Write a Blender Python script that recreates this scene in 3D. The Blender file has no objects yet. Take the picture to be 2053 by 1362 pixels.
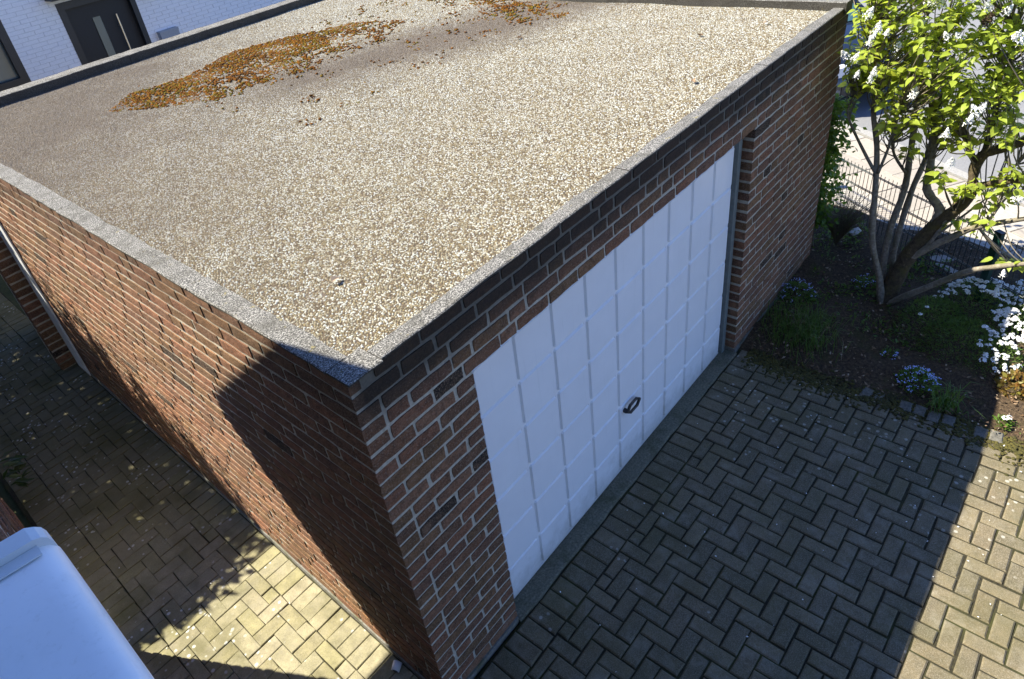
import bpy, math, random
import numpy as np
from mathutils import Vector, Matrix, Euler

rng = random.Random(11)
nrg = np.random.default_rng(5)
SC = bpy.context.scene
COL = SC.collection

# ------------------------------------------------------------------ camera, light, exposure
CAM = np.array([-0.941807, -1.760371, 4.062395])
ROT = np.array([[0.663136, -0.734755, -0.142782], [-0.495772, -0.288251, -0.81922], [0.560769, 0.614041, -0.55542]])
FPX, PPX, PPY = 1370.017, 933.738, 578.163          # in pixels of the 2053 wide photograph
cd = bpy.data.cameras.new('camera')
cam = bpy.data.objects.new('camera', cd)
COL.objects.link(cam)
cd.sensor_width = 36.0
cd.lens = FPX / 2053 * 36
cd.shift_x, cd.shift_y = 0.045184, -0.050091
cd.clip_start, cd.clip_end = 0.02, 1000
cam.matrix_world = Matrix(((ROT[0][0], -ROT[1][0], -ROT[2][0], CAM[0]),
                           (ROT[0][1], -ROT[1][1], -ROT[2][1], CAM[1]),
                           (ROT[0][2], -ROT[1][2], -ROT[2][2], CAM[2]), (0, 0, 0, 1)))
SC.camera = cam
SUN = Vector((0.44, -0.74, -1.0))                    # direction the sunlight travels
elev = math.atan2(1.0, math.hypot(0.44, 0.74))
azim = math.atan2(-0.44, 0.74)
w = bpy.data.worlds.new('World')
SC.world = w
w.use_nodes = True
nt = w.node_tree
sky = nt.nodes.new('ShaderNodeTexSky')
sky.sky_type = 'NISHITA'
sky.sun_disc = False
sky.sun_elevation = elev
sky.sun_rotation = azim
sky.altitude = 50
sky.air_density = 1.0
sky.dust_density = 0.2
sky.ozone_density = 3.0
wb = nt.nodes.new('ShaderNodeMix')                    # the photograph is balanced for the sun: open shade reads blue
wb.data_type = 'RGBA'
wb.blend_type = 'MULTIPLY'
wb.inputs[0].default_value = 1
wb.inputs[7].default_value = (.80, .93, 1.32, 1)
nt.links.new(sky.outputs[0], wb.inputs[6])
nt.links.new(wb.outputs[2], nt.nodes['Background'].inputs[0])
nt.nodes['Background'].inputs[1].default_value = 0.084
sl = bpy.data.lights.new('sun', 'SUN')
sl.energy = 5.0
sl.angle = math.radians(0.5)
sl.color = (1.0, 0.94, 0.80)
sun = bpy.data.objects.new('sun', sl)
COL.objects.link(sun)
sun.location = (-6, 10, 14)
sun.rotation_mode = 'QUATERNION'
sun.rotation_quaternion = SUN.to_track_quat('-Z', 'Y')
SC.view_settings.view_transform = 'Standard'
SC.view_settings.look = 'None'
SC.view_settings.gamma = 1
SC.view_settings.use_curve_mapping = False
SC.view_settings.exposure = 1.5


def proj(P):
    q = ROT @ (np.asarray(P, float) - CAM)
    if q[2] < 0.05:
        return None
    return PPX + FPX * q[0] / q[2], PPY + FPX * q[1] / q[2]


def area(pts):
    """size in the photograph of a flat polygon, zero when it is out of the frame"""
    s = [proj(p) for p in pts]
    if any(v is None for v in s):
        return 0
    cx = sum(v[0] for v in s) / len(s)
    cy = sum(v[1] for v in s) / len(s)
    if not (-40 < cx < 2093 and -40 < cy < 1402):
        return 0
    a = 0
    for i in range(len(s)):
        x0, y0 = s[i]
        x1, y1 = s[(i + 1) % len(s)]
        a += x0 * y1 - x1 * y0
    return abs(a) / 2


def at(px, py, x):
    """the point on the plane X = x that the photograph shows at pixel px, py"""
    d = np.array([(px - PPX) / FPX, (py - PPY) / FPX, 1.0]) @ ROT
    return CAM + (x - CAM[0]) / d[0] * d


# ------------------------------------------------------------------ materials
class NT:
    def __init__(s, name):
        s.m = bpy.data.materials.new(name)
        s.m.use_nodes = True
        s.t = s.m.node_tree
        s.b = s.t.nodes['Principled BSDF']
        s.pos = None

    def n(s, kind, **kw):
        nd = s.t.nodes.new('ShaderNode' + kind)
        for k, v in kw.items():
            if k in nd.inputs.keys():
                nd.inputs[k].default_value = v
            else:
                setattr(nd, k, v)
        return nd

    def l(s, a, b):
        s.t.links.new(a, b)

    def P(s):
        if s.pos is None:
            s.pos = s.n('NewGeometry').outputs['Position']
        return s.pos

    def noise(s, scale, detail=3, rough=.6, vec=None, dist=0):
        nd = s.n('TexNoise', Scale=scale, Detail=detail, Roughness=rough, Distortion=dist)
        s.l(vec or s.P(), nd.inputs['Vector'])
        return nd.outputs['Fac']

    def ramp(s, fac, stops, interp='LINEAR'):
        r = s.n('ValToRGB')
        r.color_ramp.interpolation = interp
        e = r.color_ramp.elements
        while len(e) < len(stops):
            e.new(.5)
        for i, (p, c) in enumerate(stops):
            e[i].position = p
            e[i].color = (*c, 1) if len(c) == 3 else c
        s.l(fac, r.inputs[0])
        return r.outputs[0]

    def mask(s, fac, lo, hi):
        m = s.n('MapRange', clamp=True)
        m.inputs[1].default_value = lo
        m.inputs[2].default_value = hi
        s.l(fac, m.inputs[0])
        return m.outputs[0]

    def math(s, op, a, b=None, clamp=False):
        m = s.n('Math', operation=op, use_clamp=clamp)
        for i, v in enumerate((a, b)):
            if v is None:
                continue
            if isinstance(v, (int, float)):
                m.inputs[i].default_value = v
            else:
                s.l(v, m.inputs[i])
        return m.outputs[0]

    def mix(s, fac, a, b, mode='MIX'):
        m = s.n('Mix', data_type='RGBA', blend_type=mode)
        for sock, v in ((m.inputs[0], fac), (m.inputs[6], a), (m.inputs[7], b)):
            if isinstance(v, (int, float)):
                sock.default_value = v
            elif isinstance(v, tuple):
                sock.default_value = (*v, 1) if len(v) == 3 else v
            else:
                s.l(v, sock)
        return m.outputs[2]

    def rnd(s, k=1.0):
        """one random number per object, or per piece of a joined mesh"""
        o = s.n('ObjectInfo').outputs['Random']
        a = s.n('Attribute', attribute_name='rnd').outputs['Fac']
        v = s.math('ADD', o, a)
        if k != 1.0:
            v = s.math('MULTIPLY', v, k)
        return s.math('FRACT', v)

    def color(s, c):
        if isinstance(c, tuple):
            s.b.inputs['Base Color'].default_value = (*c, 1)
        else:
            s.l(c, s.b.inputs['Base Color'])

    def bump(s, h, strength=.5, dist=.004):
        b = s.n('Bump', Strength=strength, Distance=dist)
        s.l(h, b.inputs['Height'])
        s.l(b.outputs[0], s.b.inputs['Normal'])

    def fin(s, rough=.85, spec=.3, metal=0):
        s.b.inputs['Roughness'].default_value = rough
        s.b.inputs['Specular IOR Level'].default_value = spec
        s.b.inputs['Metallic'].default_value = metal
        return s.m

    def sep(s, axis):
        x = s.n('SeparateXYZ')
        s.l(s.P(), x.inputs[0])
        return x.outputs[axis]


def simple(name, c, rough=.6, spec=.4, metal=0, var=.12, scale=30, bump=0):
    t = NT(name)
    f = t.noise(scale, 4)
    lo = tuple(max(0, v * (1 - var)) for v in c)
    hi = tuple(min(1, v * (1 + var)) for v in c)
    t.color(t.ramp(f, [(.3, lo), (.7, hi)]))
    if bump:
        t.bump(f, .5, bump)
    return t.fin(rough, spec, metal)


def brick_mat():
    t = NT('hand moulded brick')
    r = t.rnd()
    base = t.ramp(r, [(0, (0.244, 0.114, 0.059)), (.16, (0.272, 0.139, 0.063)), (.3, (0.206, 0.101, 0.060)), (.45, (0.290, 0.125, 0.066)),
                      (.58, (0.211, 0.116, 0.054)), (.7, (0.310, 0.151, 0.082)), (.82, (0.179, 0.092, 0.050)), (.965, (0.033, 0.025, 0.018))], 'CONSTANT')
    n1 = t.noise(30, 6, .75, dist=.6)
    n2 = t.noise(110, 4, .75)
    c = t.mix(t.mask(n1, .38, .66), base, t.mix(.72, base, (.05, .036, .026)))
    c = t.mix(t.mask(t.noise(9, 3), .52, .75), c, t.mix(.45, c, (.38, .21, .12)))
    c = t.mix(t.math('MULTIPLY', t.mask(n2, .5, .68), .6), c, (.46, .31, .22))
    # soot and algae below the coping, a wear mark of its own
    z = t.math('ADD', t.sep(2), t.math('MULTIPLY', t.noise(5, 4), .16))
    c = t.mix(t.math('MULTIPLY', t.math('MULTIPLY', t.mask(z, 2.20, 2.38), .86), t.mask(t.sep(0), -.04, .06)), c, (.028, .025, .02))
    # faint efflorescence
    c = t.mix(t.math('MULTIPLY', t.mask(t.noise(3.1, 5, .7), .62, .8), .25), c, (.42, .36, .32))
    t.color(c)
    t.bump(t.math('ADD', n1, t.math('MULTIPLY', n2, .6)), 1, .011)
    return t.fin(.92, .2)


def mortar_mat():
    t = NT('grey mortar')
    n = t.noise(60, 5, .7)
    c = t.ramp(n, [(.3, (.36, .32, .25)), (.7, (.58, .52, .41))])
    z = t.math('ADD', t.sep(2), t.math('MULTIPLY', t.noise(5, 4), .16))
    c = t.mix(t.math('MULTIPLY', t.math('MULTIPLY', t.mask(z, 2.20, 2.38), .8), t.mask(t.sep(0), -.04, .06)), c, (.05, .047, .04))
    c = t.mix(t.math('MULTIPLY', t.mask(t.math('SUBTRACT', t.noise(7, 3), t.sep(2)), .38, .52), .7), c, (.10, .095, .05))
    t.color(c)
    t.bump(n, .6, .004)
    return t.fin(.95, .15)


def paver_mat(name, cols, spot_th, moss, spots=(.5, .5, .46), old=0):
    t = NT(name)
    base = t.ramp(t.rnd(), [(i / len(cols), c) for i, c in enumerate(cols)], 'CONSTANT')
    n1 = t.noise(14, 5, .7)
    n2 = t.noise(170, 3, .8)
    c = t.mix(t.mask(n1, .35, .7), base, t.mix(.45, base, (.05, .048, .035)))
    c = t.mix(t.math('MULTIPLY', t.mask(n2, .48, .7), .5), c, (.40, .36, .28))
    c = t.mix(t.math('MULTIPLY', t.mask(t.noise(130, 3, .7), .5, .36), .45), c, t.mix(.6, c, (.04, .035, .022)))
    c = t.mix(t.math('MULTIPLY', t.mask(t.noise(6, 5, .7), .52, .7), .4), c, (.30, .27, .21))
    # algae film, extended up the passage as painted shade, then round pale lichen spots
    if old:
        algae_shade = t.mask(t.math('ADD', t.sep(1), t.math('MULTIPLY', t.noise(1.3, 5, .7), 3.2)), 2.9, 5.2)
        c = t.mix(t.math('MULTIPLY', algae_shade, old), c, t.mix(t.mask(n1, .35, .65), (.055, .055, .022), (.12, .11, .06)))
    c = t.mix(t.math('MULTIPLY', t.mask(t.noise(1.7, 4, .65), .47, .66), moss), c, (.07, .068, .022))
    v = t.n('TexVoronoi', Scale=19.0, Randomness=1.0)
    t.l(t.P(), v.inputs['Vector'])
    s1 = t.math('MULTIPLY', t.mask(t.math('ADD', v.outputs['Distance'], t.math('MULTIPLY', t.noise(70, 3), .18)), .34, .26), t.mask(t.math('ADD', t.noise(2.1, 4, .7), t.math('MULTIPLY', t.mask(t.sep(0), 2.5, 3.2), .16)), spot_th, spot_th + .06))
    c = t.mix(t.math('MULTIPLY', s1, .75), c, spots)
    t.color(c)
    t.bump(t.math('ADD', n2, n1), .5, .003)
    return t.fin(.9, .22)


def gravel_mat():
    t = NT('rounded roof gravel')
    r = t.n('ObjectInfo').outputs['Random']
    base = t.ramp(r, [(0, (0.251, 0.218, 0.139)), (.2, (0.379, 0.361, 0.285)), (.38, (0.180, 0.138, 0.075)), (.5, (0.271, 0.244, 0.176)), (.62, (0.441, 0.446, 0.393)),
                      (.76, (0.221, 0.175, 0.089)), (.86, (0.111, 0.083, 0.050)), (.93, (0.465, 0.479, 0.443))], 'CONSTANT')
    # silt that has washed to the back and to the left, with ragged edges
    x, y = t.sep(0), t.sep(1)
    nz = t.math('ADD', t.noise(.9, 5, .65), t.math('MULTIPLY', t.math('SUBTRACT', t.noise(5, 5, .7), .5), .9))
    a = t.math('ADD', t.math('SUBTRACT', t.math('MULTIPLY', y, .30), t.math('MULTIPLY', x, .42)), t.math('MULTIPLY', nz, 1.1))
    m1 = t.mask(a, .6, 1.7)
    d2 = t.math('ABSOLUTE', t.math('SUBTRACT', y, t.math('ADD', 3.3, t.math('MULTIPLY', t.math('SUBTRACT', x, 3.2), -.35))))
    m2 = t.math('MULTIPLY', t.mask(t.math('SUBTRACT', d2, t.math('MULTIPLY', nz, 1.0)), .5, -.3), t.mask(x, 1.2, 2.4))
    m = t.math('MAXIMUM', m1, m2)
    c = t.mix(t.math('MULTIPLY', m, .82), base, (.10, .075, .055))
    t.color(c)
    return t.fin(.75, .35)


def coping_mat():
    t = NT('weathered gritty coping')
    n1 = t.noise(150, 2, .75)
    n2 = t.noise(9, 5, .7)
    c = t.ramp(n1, [(.38, (.03, .03, .03)), (.46, (.09, .086, .078)), (.54, (.19, .182, .165)), (.66, (.40, .385, .35))])
    c = t.mix(t.math('MULTIPLY', t.mask(n2, .46, .68), .7), c, (.06, .056, .045))
    c = t.mix(t.math('MULTIPLY', t.mask(t.noise(23, 3), .66, .74), .5), c, (.30, .24, .05))
    # darker tone on the upright faces
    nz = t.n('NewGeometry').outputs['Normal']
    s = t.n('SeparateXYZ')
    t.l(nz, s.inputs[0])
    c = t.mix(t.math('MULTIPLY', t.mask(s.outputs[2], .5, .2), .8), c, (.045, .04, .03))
    t.color(c)
    t.bump(n1, .8, .005)
    return t.fin(.9, .2)


def leaf_mat(name, a, b, tr, w=.4):
    t = NT(name)
    c = t.mix(t.rnd(), a, b)
    c = t.mix(t.math('MULTIPLY', t.mask(t.noise(40, 2), .4, .7), .3), c, t.mix(.5, c, (.02, .03, .01)))
    t.color(c)
    t.fin(.45, .4)
    td = t.n('BsdfTranslucent')
    t.l(t.mix(t.rnd(3.7), tr, t.mix(.4, tr, (.10, .13, .01))), td.inputs[0])
    ms = t.n('MixShader')
    ms.inputs[0].default_value = w
    t.l(t.b.outputs[0], ms.inputs[1])
    t.l(td.outputs[0], ms.inputs[2])
    t.l(ms.outputs[0], t.t.nodes['Material Output'].inputs[0])
    return t.m


def soil_mat():
    t = NT('garden soil')
    n = t.noise(45, 6, .75)
    c = t.ramp(n, [(.3, (.035, .024, .015)), (.5, (.075, .052, .032)), (.72, (.17, .12, .07))])
    c = t.mix(t.math('MULTIPLY', t.mask(t.noise(4, 4), .55, .7), .5), c, (.07, .075, .02))
    t.color(c)
    t.bump(n, 1, .02)
    return t.fin(.95, .15)


def grain(name, stops, scale, bump=.004, rough=.9, big=None, bigscale=3, detail=4):
    t = NT(name)
    n = t.noise(scale, detail, .7)
    c = t.ramp(n, stops)
    if big:
        c = t.mix(t.math('MULTIPLY', t.mask(t.noise(bigscale, 4, .65), .48, .68), .7), c, big)
    t.color(c)
    t.bump(n, .6, bump)
    return t.fin(rough, .25)


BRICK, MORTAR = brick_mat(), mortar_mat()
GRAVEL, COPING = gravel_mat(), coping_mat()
PAVE_FRONT = paver_mat('driveway paver', [(0.140, 0.114, 0.068), (0.162, 0.131, 0.077), (0.125, 0.104, 0.062), (0.154, 0.121, 0.071), (0.176, 0.142, 0.083)], .61, .35, (0.387, 0.370, 0.312))
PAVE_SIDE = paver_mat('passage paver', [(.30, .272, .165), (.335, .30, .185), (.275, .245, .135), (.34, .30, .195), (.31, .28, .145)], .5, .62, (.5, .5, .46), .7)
JOINT = grain('mossy joint soil', [(.3, (.014, .012, .008)), (.7, (.045, .04, .02))], 60, .006, big=(.05, .055, .012))
SOIL = soil_mat()
def door_mat():
    t = NT('white door paint')
    n = t.noise(5, 4, .65)
    z = t.sep(2)
    c = t.ramp(n, [(.3, (.85, .85, .85)), (.7, (.89, .89, .89))])
    d = t.math('SUBTRACT', t.math('MULTIPLY', t.noise(9, 5, .7), .55), z)
    c = t.mix(t.math('MULTIPLY', t.mask(d, .02, .26), .5), c, (.38, .36, .30))
    st = t.n('Mapping')
    st.inputs['Scale'].default_value = (40, 1, 2.2)
    t.l(t.P(), st.inputs['Vector'])
    c = t.mix(t.math('MULTIPLY', t.mask(t.noise(1.0, 3, .6, st.outputs[0]), .6, .8), .16), c, (.45, .44, .38))
    t.color(c)
    t.bump(t.noise(3.5, 2), .25, .01)
    return t.fin(.34, .5)


DOOR = door_mat()
STEEL = simple('grey green steel frame', (.16, .18, .165), .5, .5, 0, .2, 20)
BLACK = simple('black plastic', (.012, .012, .014), .4, .5)
CONC = grain('mossy concrete', [(.3, (.08, .075, .052)), (.55, (.16, .15, .105)), (.75, (.26, .245, .18))], 70, .005, big=(.055, .062, .028), bigscale=5)
PLINTH = grain('plinth render', [(.3, (.12, .115, .10)), (.7, (.25, .24, .21))], 60, .004, big=(.09, .09, .03), bigscale=6)
WHITE = NT('white painted metal')
wc = WHITE.ramp(WHITE.noise(3.5, 5, .65), [(.3, (.78, .78, .77)), (.7, (.84, .84, .84))])
wc = WHITE.mix(WHITE.math('MULTIPLY', WHITE.mask(WHITE.noise(55, 4, .8), .56, .74), .22), wc, (.42, .40, .34))
WHITE.color(WHITE.mix(WHITE.math('MULTIPLY', WHITE.mask(WHITE.noise(11, 5, .7), .55, .75), .18), wc, (.50, .49, .44)))
WHITE = WHITE.fin(.33, .5)
CAPM = simple('pale grey plastic cap', (.60, .64, .66), .45, .4, 0, .05, 12)
WBRICK = grain('white painted brick', [(.3, (.76, .76, .76)), (.7, (.86, .86, .86))], 40, .004)
WMORT = grain('white painted joint', [(.3, (.60, .60, .60)), (.7, (.70, .70, .70))], 40, .003)
ANTH = simple('anthracite frame', (.018, .02, .023), .45, .45)
ANTH2 = simple('anthracite door leaf', (.014, .015, .017), .55, .4)
GLASS = simple('frosted pane', (.09, .13, .13), .18, .6, 0, .1, 3)
CHROME = simple('brushed steel', (.55, .55, .54), .3, .5, 1.0, .05, 60)
MAILM = simple('grey letterbox', (.30, .32, .34), .5, .4, 0, .06)
TILE = grain('dark roof tile', [(.3, (.06, .05, .045)), (.7, (.11, .09, .08))], 20)
ASPH = grain('asphalt', [(.3, (.14, .14, .14)), (.6, (.20, .20, .20)), (.75, (.27, .27, .265))], 90, .004, big=(.16, .16, .165))
KERBM = grain('kerb stone', [(.3, (.20, .195, .18)), (.7, (.32, .31, .29))], 50)
BARK = grain('lilac bark', [(.3, (.12, .10, .075)), (.55, (.25, .215, .165)), (.75, (.38, .345, .28))], 38, .01, big=(.10, .095, .04), bigscale=7, detail=6)
BARKD = grain('dark mossy bark', [(.3, (.03, .022, .014)), (.6, (.10, .075, .045)), (.75, (.24, .19, .09))], 40, .014, big=(.10, .085, .025), bigscale=9, detail=6)
TWIG = simple('twig', (.17, .145, .105), .8, .2, 0, .3)
LILAC = leaf_mat('lilac leaf', (.28, .36, .04), (.36, .43, .06), (.70, .78, .08), .47)
SHRUBL = leaf_mat('evergreen leaf', (.022, .045, .014), (.04, .075, .02), (.08, .14, .02), .2)
BEDL = leaf_mat('bed foliage', (.065, .125, .022), (.12, .20, .035), (.26, .36, .04), .3)
LIMEL = leaf_mat('fresh leaf', (.08, .17, .02), (.12, .22, .03), (.3, .46, .05), .4)
GRASSM = leaf_mat('grass blade', (.06, .12, .02), (.10, .17, .03), (.2, .33, .04), .35)
PETAL = simple('white petal', (.80, .80, .77), .6, .3, 0, .04)
BLUEP = simple('blue petal', (.42, .48, .80), .6, .3, 0, .25, 90)
MOSSM = None


def moss_mat():
    t = NT('rusty roof moss')
    n = t.noise(30, 4, .7)
    c = t.ramp(t.math('ADD', t.math('MULTIPLY', t.rnd(), .45), t.math('MULTIPLY', t.noise(2.2, 3), .75)),
               [(.3, (.13, .12, .018)), (.43, (.19, .13, .013)), (.55, (.26, .095, .009)), (.68, (.19, .066, .009)), (.85, (.07, .036, .012))])
    t.color(t.mix(t.mask(n, .4, .7), c, t.mix(.5, c, (.04, .03, .01))))
    t.bump(t.noise(260, 2), 1, .01)
    return t.fin(.95, .1)


MOSSM = moss_mat()
LITTER = None


def litter_mat():
    t = NT('dry leaf litter')
    t.color(t.ramp(t.rnd(), [(0, (.13, .08, .045)), (.3, (.22, .15, .09)), (.6, (.09, .055, .03)), (.85, (.34, .26, .18))], 'CONSTANT'))
    return t.fin(.9, .2)


LITTER = litter_mat()


# ------------------------------------------------------------------ mesh helpers
class MB:
    """collects pieces of one mesh"""

    def __init__(s):
        s.v, s.f, s.r, s.n = [], [], [], 0

    def add(s, v, f, r=None):
        v = np.asarray(v, float).reshape(-1, 3)
        s.v.append(v)
        n = s.n
        s.f.extend([tuple(i + n for i in q) for q in f])
        s.r.extend([rng.random() if r is None else r] * len(f))
        s.n += len(v)

    def box(s, a, b, r=None):
        x0, y0, z0 = a
        x1, y1, z1 = b
        s.add([(x0, y0, z0), (x1, y0, z0), (x1, y1, z0), (x0, y1, z0), (x0, y0, z1), (x1, y0, z1), (x1, y1, z1), (x0, y1, z1)],
              [(0, 3, 2, 1), (4, 5, 6, 7), (0, 1, 5, 4), (1, 2, 6, 5), (2, 3, 7, 6), (3, 0, 4, 7)], r)

    def tube(s, pts, rad, k=6, r=None, cap=True):
        pts = [np.asarray(p, float) for p in pts]
        if not hasattr(rad, '__len__'):
            rad = [rad] * len(pts)
        V = []
        u = None
        for i, p in enumerate(pts):
            d = pts[min(i + 1, len(pts) - 1)] - pts[max(i - 1, 0)]
            d = d / (np.linalg.norm(d) + 1e-9)
            if u is None:
                u = np.cross(d, (0, 0, 1) if abs(d[2]) < .9 else (1, 0, 0))
            u = u - d * np.dot(u, d)
            u = u / (np.linalg.norm(u) + 1e-9)
            q = np.cross(d, u)
            for j in range(k):
                a = 2 * math.pi * j / k
                V.append(p + rad[i] * (math.cos(a) * u + math.sin(a) * q))
        F = []
        for i in range(len(pts) - 1):
            for j in range(k):
                F.append((i * k + j, i * k + (j + 1) % k, (i + 1) * k + (j + 1) % k, (i + 1) * k + j))
        if cap:
            F.append(tuple(range(k - 1, -1, -1)))
            F.append(tuple((len(pts) - 1) * k + j for j in range(k)))
        s.add(V, F, r)

    def mesh(s, name, mat, smooth=False):
        me = bpy.data.meshes.new(name)
        v = np.concatenate(s.v) if s.v else np.zeros((0, 3))
        me.from_pydata(v.tolist(), [], s.f)
        at_ = me.attributes.new('rnd', 'FLOAT', 'FACE')
        at_.data.foreach_set('value', np.array(s.r, dtype=np.float32))
        for m in (mat if isinstance(mat, (list, tuple)) else [mat]):
            me.materials.append(m)
        if smooth:
            me.polygons.foreach_set('use_smooth', [True] * len(me.polygons))
        me.update()
        return me

    def build(s, name, mat, parent=None, smooth=False, kind=None, label=None):
        return link(name, s.mesh(name, mat, smooth), parent, kind, label)


def link(name, me, parent=None, kind=None, label=None):
    o = bpy.data.objects.new(name, me)
    COL.objects.link(o)
    if parent is not None:
        o.parent = parent
    if kind:
        o['kind'] = kind
    if label:
        o['label'] = label
    return o


def thing(name, label, cat, loc=(0, 0, 0), group=None, rz=0):
    o = bpy.data.objects.new(name, None)
    COL.objects.link(o)
    o.location = loc
    o.rotation_euler = (0, 0, rz)
    return tag(o, label, cat, group)


def tag(o, label, cat, group=None):
    o['label'] = label
    o['category'] = cat
    if group:
        o['group'] = group
    return o


def piece(name, me, M, parent):
    o = bpy.data.objects.new(name, me)
    COL.objects.link(o)
    o.parent = parent
    o.matrix_local = M
    return o


def TR(x, y, z, rz=0, sx=1, sy=1, sz=1, tilt=0):
    return Matrix.Translation((x, y, z)) @ Euler((tilt, tilt * .5, rz)).to_matrix().to_4x4() @ Matrix.Diagonal((sx, sy, sz, 1))


def raw(me):
    v = np.empty(len(me.vertices) * 3)
    me.vertices.foreach_get('co', v)
    return v.reshape(-1, 3), [tuple(p.vertices) for p in me.polygons]


def xf(M, v):
    M = np.array(M)
    return v @ M[:3, :3].T + M[:3, 3]


# ------------------------------------------------------------------ the ground
g = MB()
g.add([(-250, -250, -.06), (250, -250, -.06), (250, 250, -.06), (-250, 250, -.06)], [(0, 1, 2, 3)])
gr = g.build('ground', grain('rough ground', [(.3, (.03, .04, .015)), (.7, (.07, .075, .03))], 8), kind='structure')


# ------------------------------------------------------------------ pavers
def paver_mesh(L, W, seed, jit=.002, ch=.005):
    q = random.Random(seed)
    j = lambda a: q.uniform(-a, a)
    hz = lambda: j(.0012)
    o = [(j(jit), j(jit)), (L + j(jit), j(jit)), (L + j(jit), W + j(jit)), (j(jit), W + j(jit))]
    c = ch
    i_ = [(o[0][0] + c, o[0][1] + c), (o[1][0] - c, o[1][1] + c), (o[2][0] - c, o[2][1] - c), (o[3][0] + c, o[3][1] - c)]
    v = [(x, y, -.03) for x, y in o] + [(x, y, -c * .8) for x, y in o] + [(x, y, hz()) for x, y in i_]
    f = [(8, 9, 10, 11)]
    for k in range(4):
        n = (k + 1) % 4
        f += [(k, n, 4 + n, 4 + k), (4 + k, 4 + n, 8 + n, 8 + k)]
    return v, f


class Paving:
    def __init__(s, parent, mat, gap, ch):
        s.items = []
        s.parent, s.mat, s.gap, s.ch = parent, mat, gap, ch
        s.cache = {}

    def add(s, x0, y0, x1, y1):
        s.items.append((x0 + s.gap / 2, y0 + s.gap / 2, x1 - s.gap / 2, y1 - s.gap / 2))

    def variant(s, L, W):
        k = (round(L, 2), round(W, 2), rng.randrange(6))
        if k not in s.cache:
            m = MB()
            m.add(*paver_mesh(L, W, hash(k) & 0xffff, .0035, s.ch), 0.0)
            s.cache[k] = (m.mesh('paver', s.mat), L, W)
        return s.cache[k]

    def finish(s, limit=300):
        sc = [(area([(a, b, 0), (c, b, 0), (c, d, 0), (a, d, 0)]), (a, b, c, d)) for a, b, c, d in s.items]
        sc.sort(key=lambda t: -t[0])
        rest = MB()
        for n, (ar, (a, b, c, d)) in enumerate(sc):
            M = TR(a, b, rng.uniform(-.004, .0035) + .003 * math.sin(a * 2.3 + 1) * math.cos(b * 1.9) - .002, 0, 1, 1, 1, rng.uniform(-.009, .009))
            if n < limit and ar > 60:
                me, L, W = s.variant(c - a, d - b)
                piece('paver', me, M @ Matrix.Diagonal(((c - a) / L, (d - b) / W, 1, 1)), s.parent)
            else:
                v, f = paver_mesh(c - a, d - b, rng.randrange(9999), .0035, s.ch)
                rest.add(xf(M, np.array(v)), f)
        if rest.n:
            rest.build('paver_field', s.mat, s.parent, kind='stuff')


def herring(P, x0, y0, x1, y1, oy):
    i0, i1 = int(x0 / .1) - 3, int(x1 / .1) + 3
    j0, j1 = int((y0 - oy) / .1) - 3, int((y1 - oy) / .1) + 3
    for i in range(i0, i1):
        for j in range(j0, j1):
            k = (i - j + 1) % 4
            if k == 0:
                r = (i * .1, j * .1, i * .1 + .2, j * .1 + .1)
            elif k == 3:
                r = (i * .1, j * .1, i * .1 + .1, j * .1 + .2)
            else:
                continue
            a, b, c, d = max(r[0], x0), max(r[1] + oy, y0), min(r[2], x1), min(r[3] + oy, y1)
            if c - a > .03 and d - b > .03:
                P.add(a, b, c, d)


drv = MB()
drv.box((-1.12, -9, -.05), (3.72, -.018, -.012))
drive = drv.build('driveway', JOINT, kind='structure')
P1 = Paving(drive, PAVE_FRONT, .011, .008)
herring(P1, -1.1, -5.2, 3.66, -.236, -.0146)
x = -.02
while x < 3.66:
    P1.add(x, -.236, x + .1165, -.028)
    x += .1165
P1.finish()
pas = MB()
pas.box((-1.12, -.017, -.05), (.0, 10.2, -.012))
passage = pas.build('passage_path', JOINT, kind='structure')
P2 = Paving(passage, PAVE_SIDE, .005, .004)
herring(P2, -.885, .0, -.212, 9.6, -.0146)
y = -.01
while y < 9.6:
    P2.add(-.212, y, -.012, y + .0985)
    P2.add(-1.09, y + .03, -.885, y + .1285)
    y += .0985
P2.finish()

# edging setts between driveway and bed
y = -.97
q = random.Random(3)
for k in range(9):
    m = MB()
    L = q.uniform(.085, .1)
    v, f = paver_mesh(.11, L - .012, 40 + k, .005, .012)
    m.add(v, f)
    o = m.build('edging_stone', grain('worn edging stone', [(.3, (.07, .066, .052)), (.7, (.18, .17, .145))], 55) if k == 0 else bpy.data.materials['worn edging stone'], drive)
    o.location = (3.655 + q.uniform(-.012, .012), y - L, .010 + q.uniform(-.008, .006))
    o.rotation_euler = (q.uniform(-.05, .05), q.uniform(-.05, .05), q.uniform(-.07, .07))
    y -= L + (.09 if k == 1 else .0)

# planting bed
NB = 34
m = MB()
V, F = [], []
for i in range(NB + 1):
    for j in range(NB + 1):
        u, vv = i / NB, j / NB
        X = 3.70 + (6.45 - .55 * vv - 3.70) * u
        Y = .25 - 3.9 * vv
        edge = min(1, u * 6)
        V.append((X, Y, -.012 + edge * (.03 + .035 * math.sin(X * 5 + 1) * math.cos(Y * 6) + .02 * rng.random())))
for i in range(NB):
    for j in range(NB):
        F.append((i * (NB + 1) + j, i * (NB + 1) + j + 1, (i + 1) * (NB + 1) + j + 1, (i + 1) * (NB + 1) + j))
m.add(V, F)
bed = m.build('planting_bed', SOIL, smooth=True, kind='structure')

# ------------------------------------------------------------------ street, running off at an angle behind the fence
DV = np.array([-.535, -.845])            # along the street, towards the viewer
NV = np.array([.845, -.535])             # across it, away from the fence
S0 = np.array([6.30, .02])               # a point on the fence line
SROT = math.atan2(DV[1], DV[0])


def street(a, b, z=0.0):
    p = S0 + DV * a + NV * b
    return (p[0], p[1], z)


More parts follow.
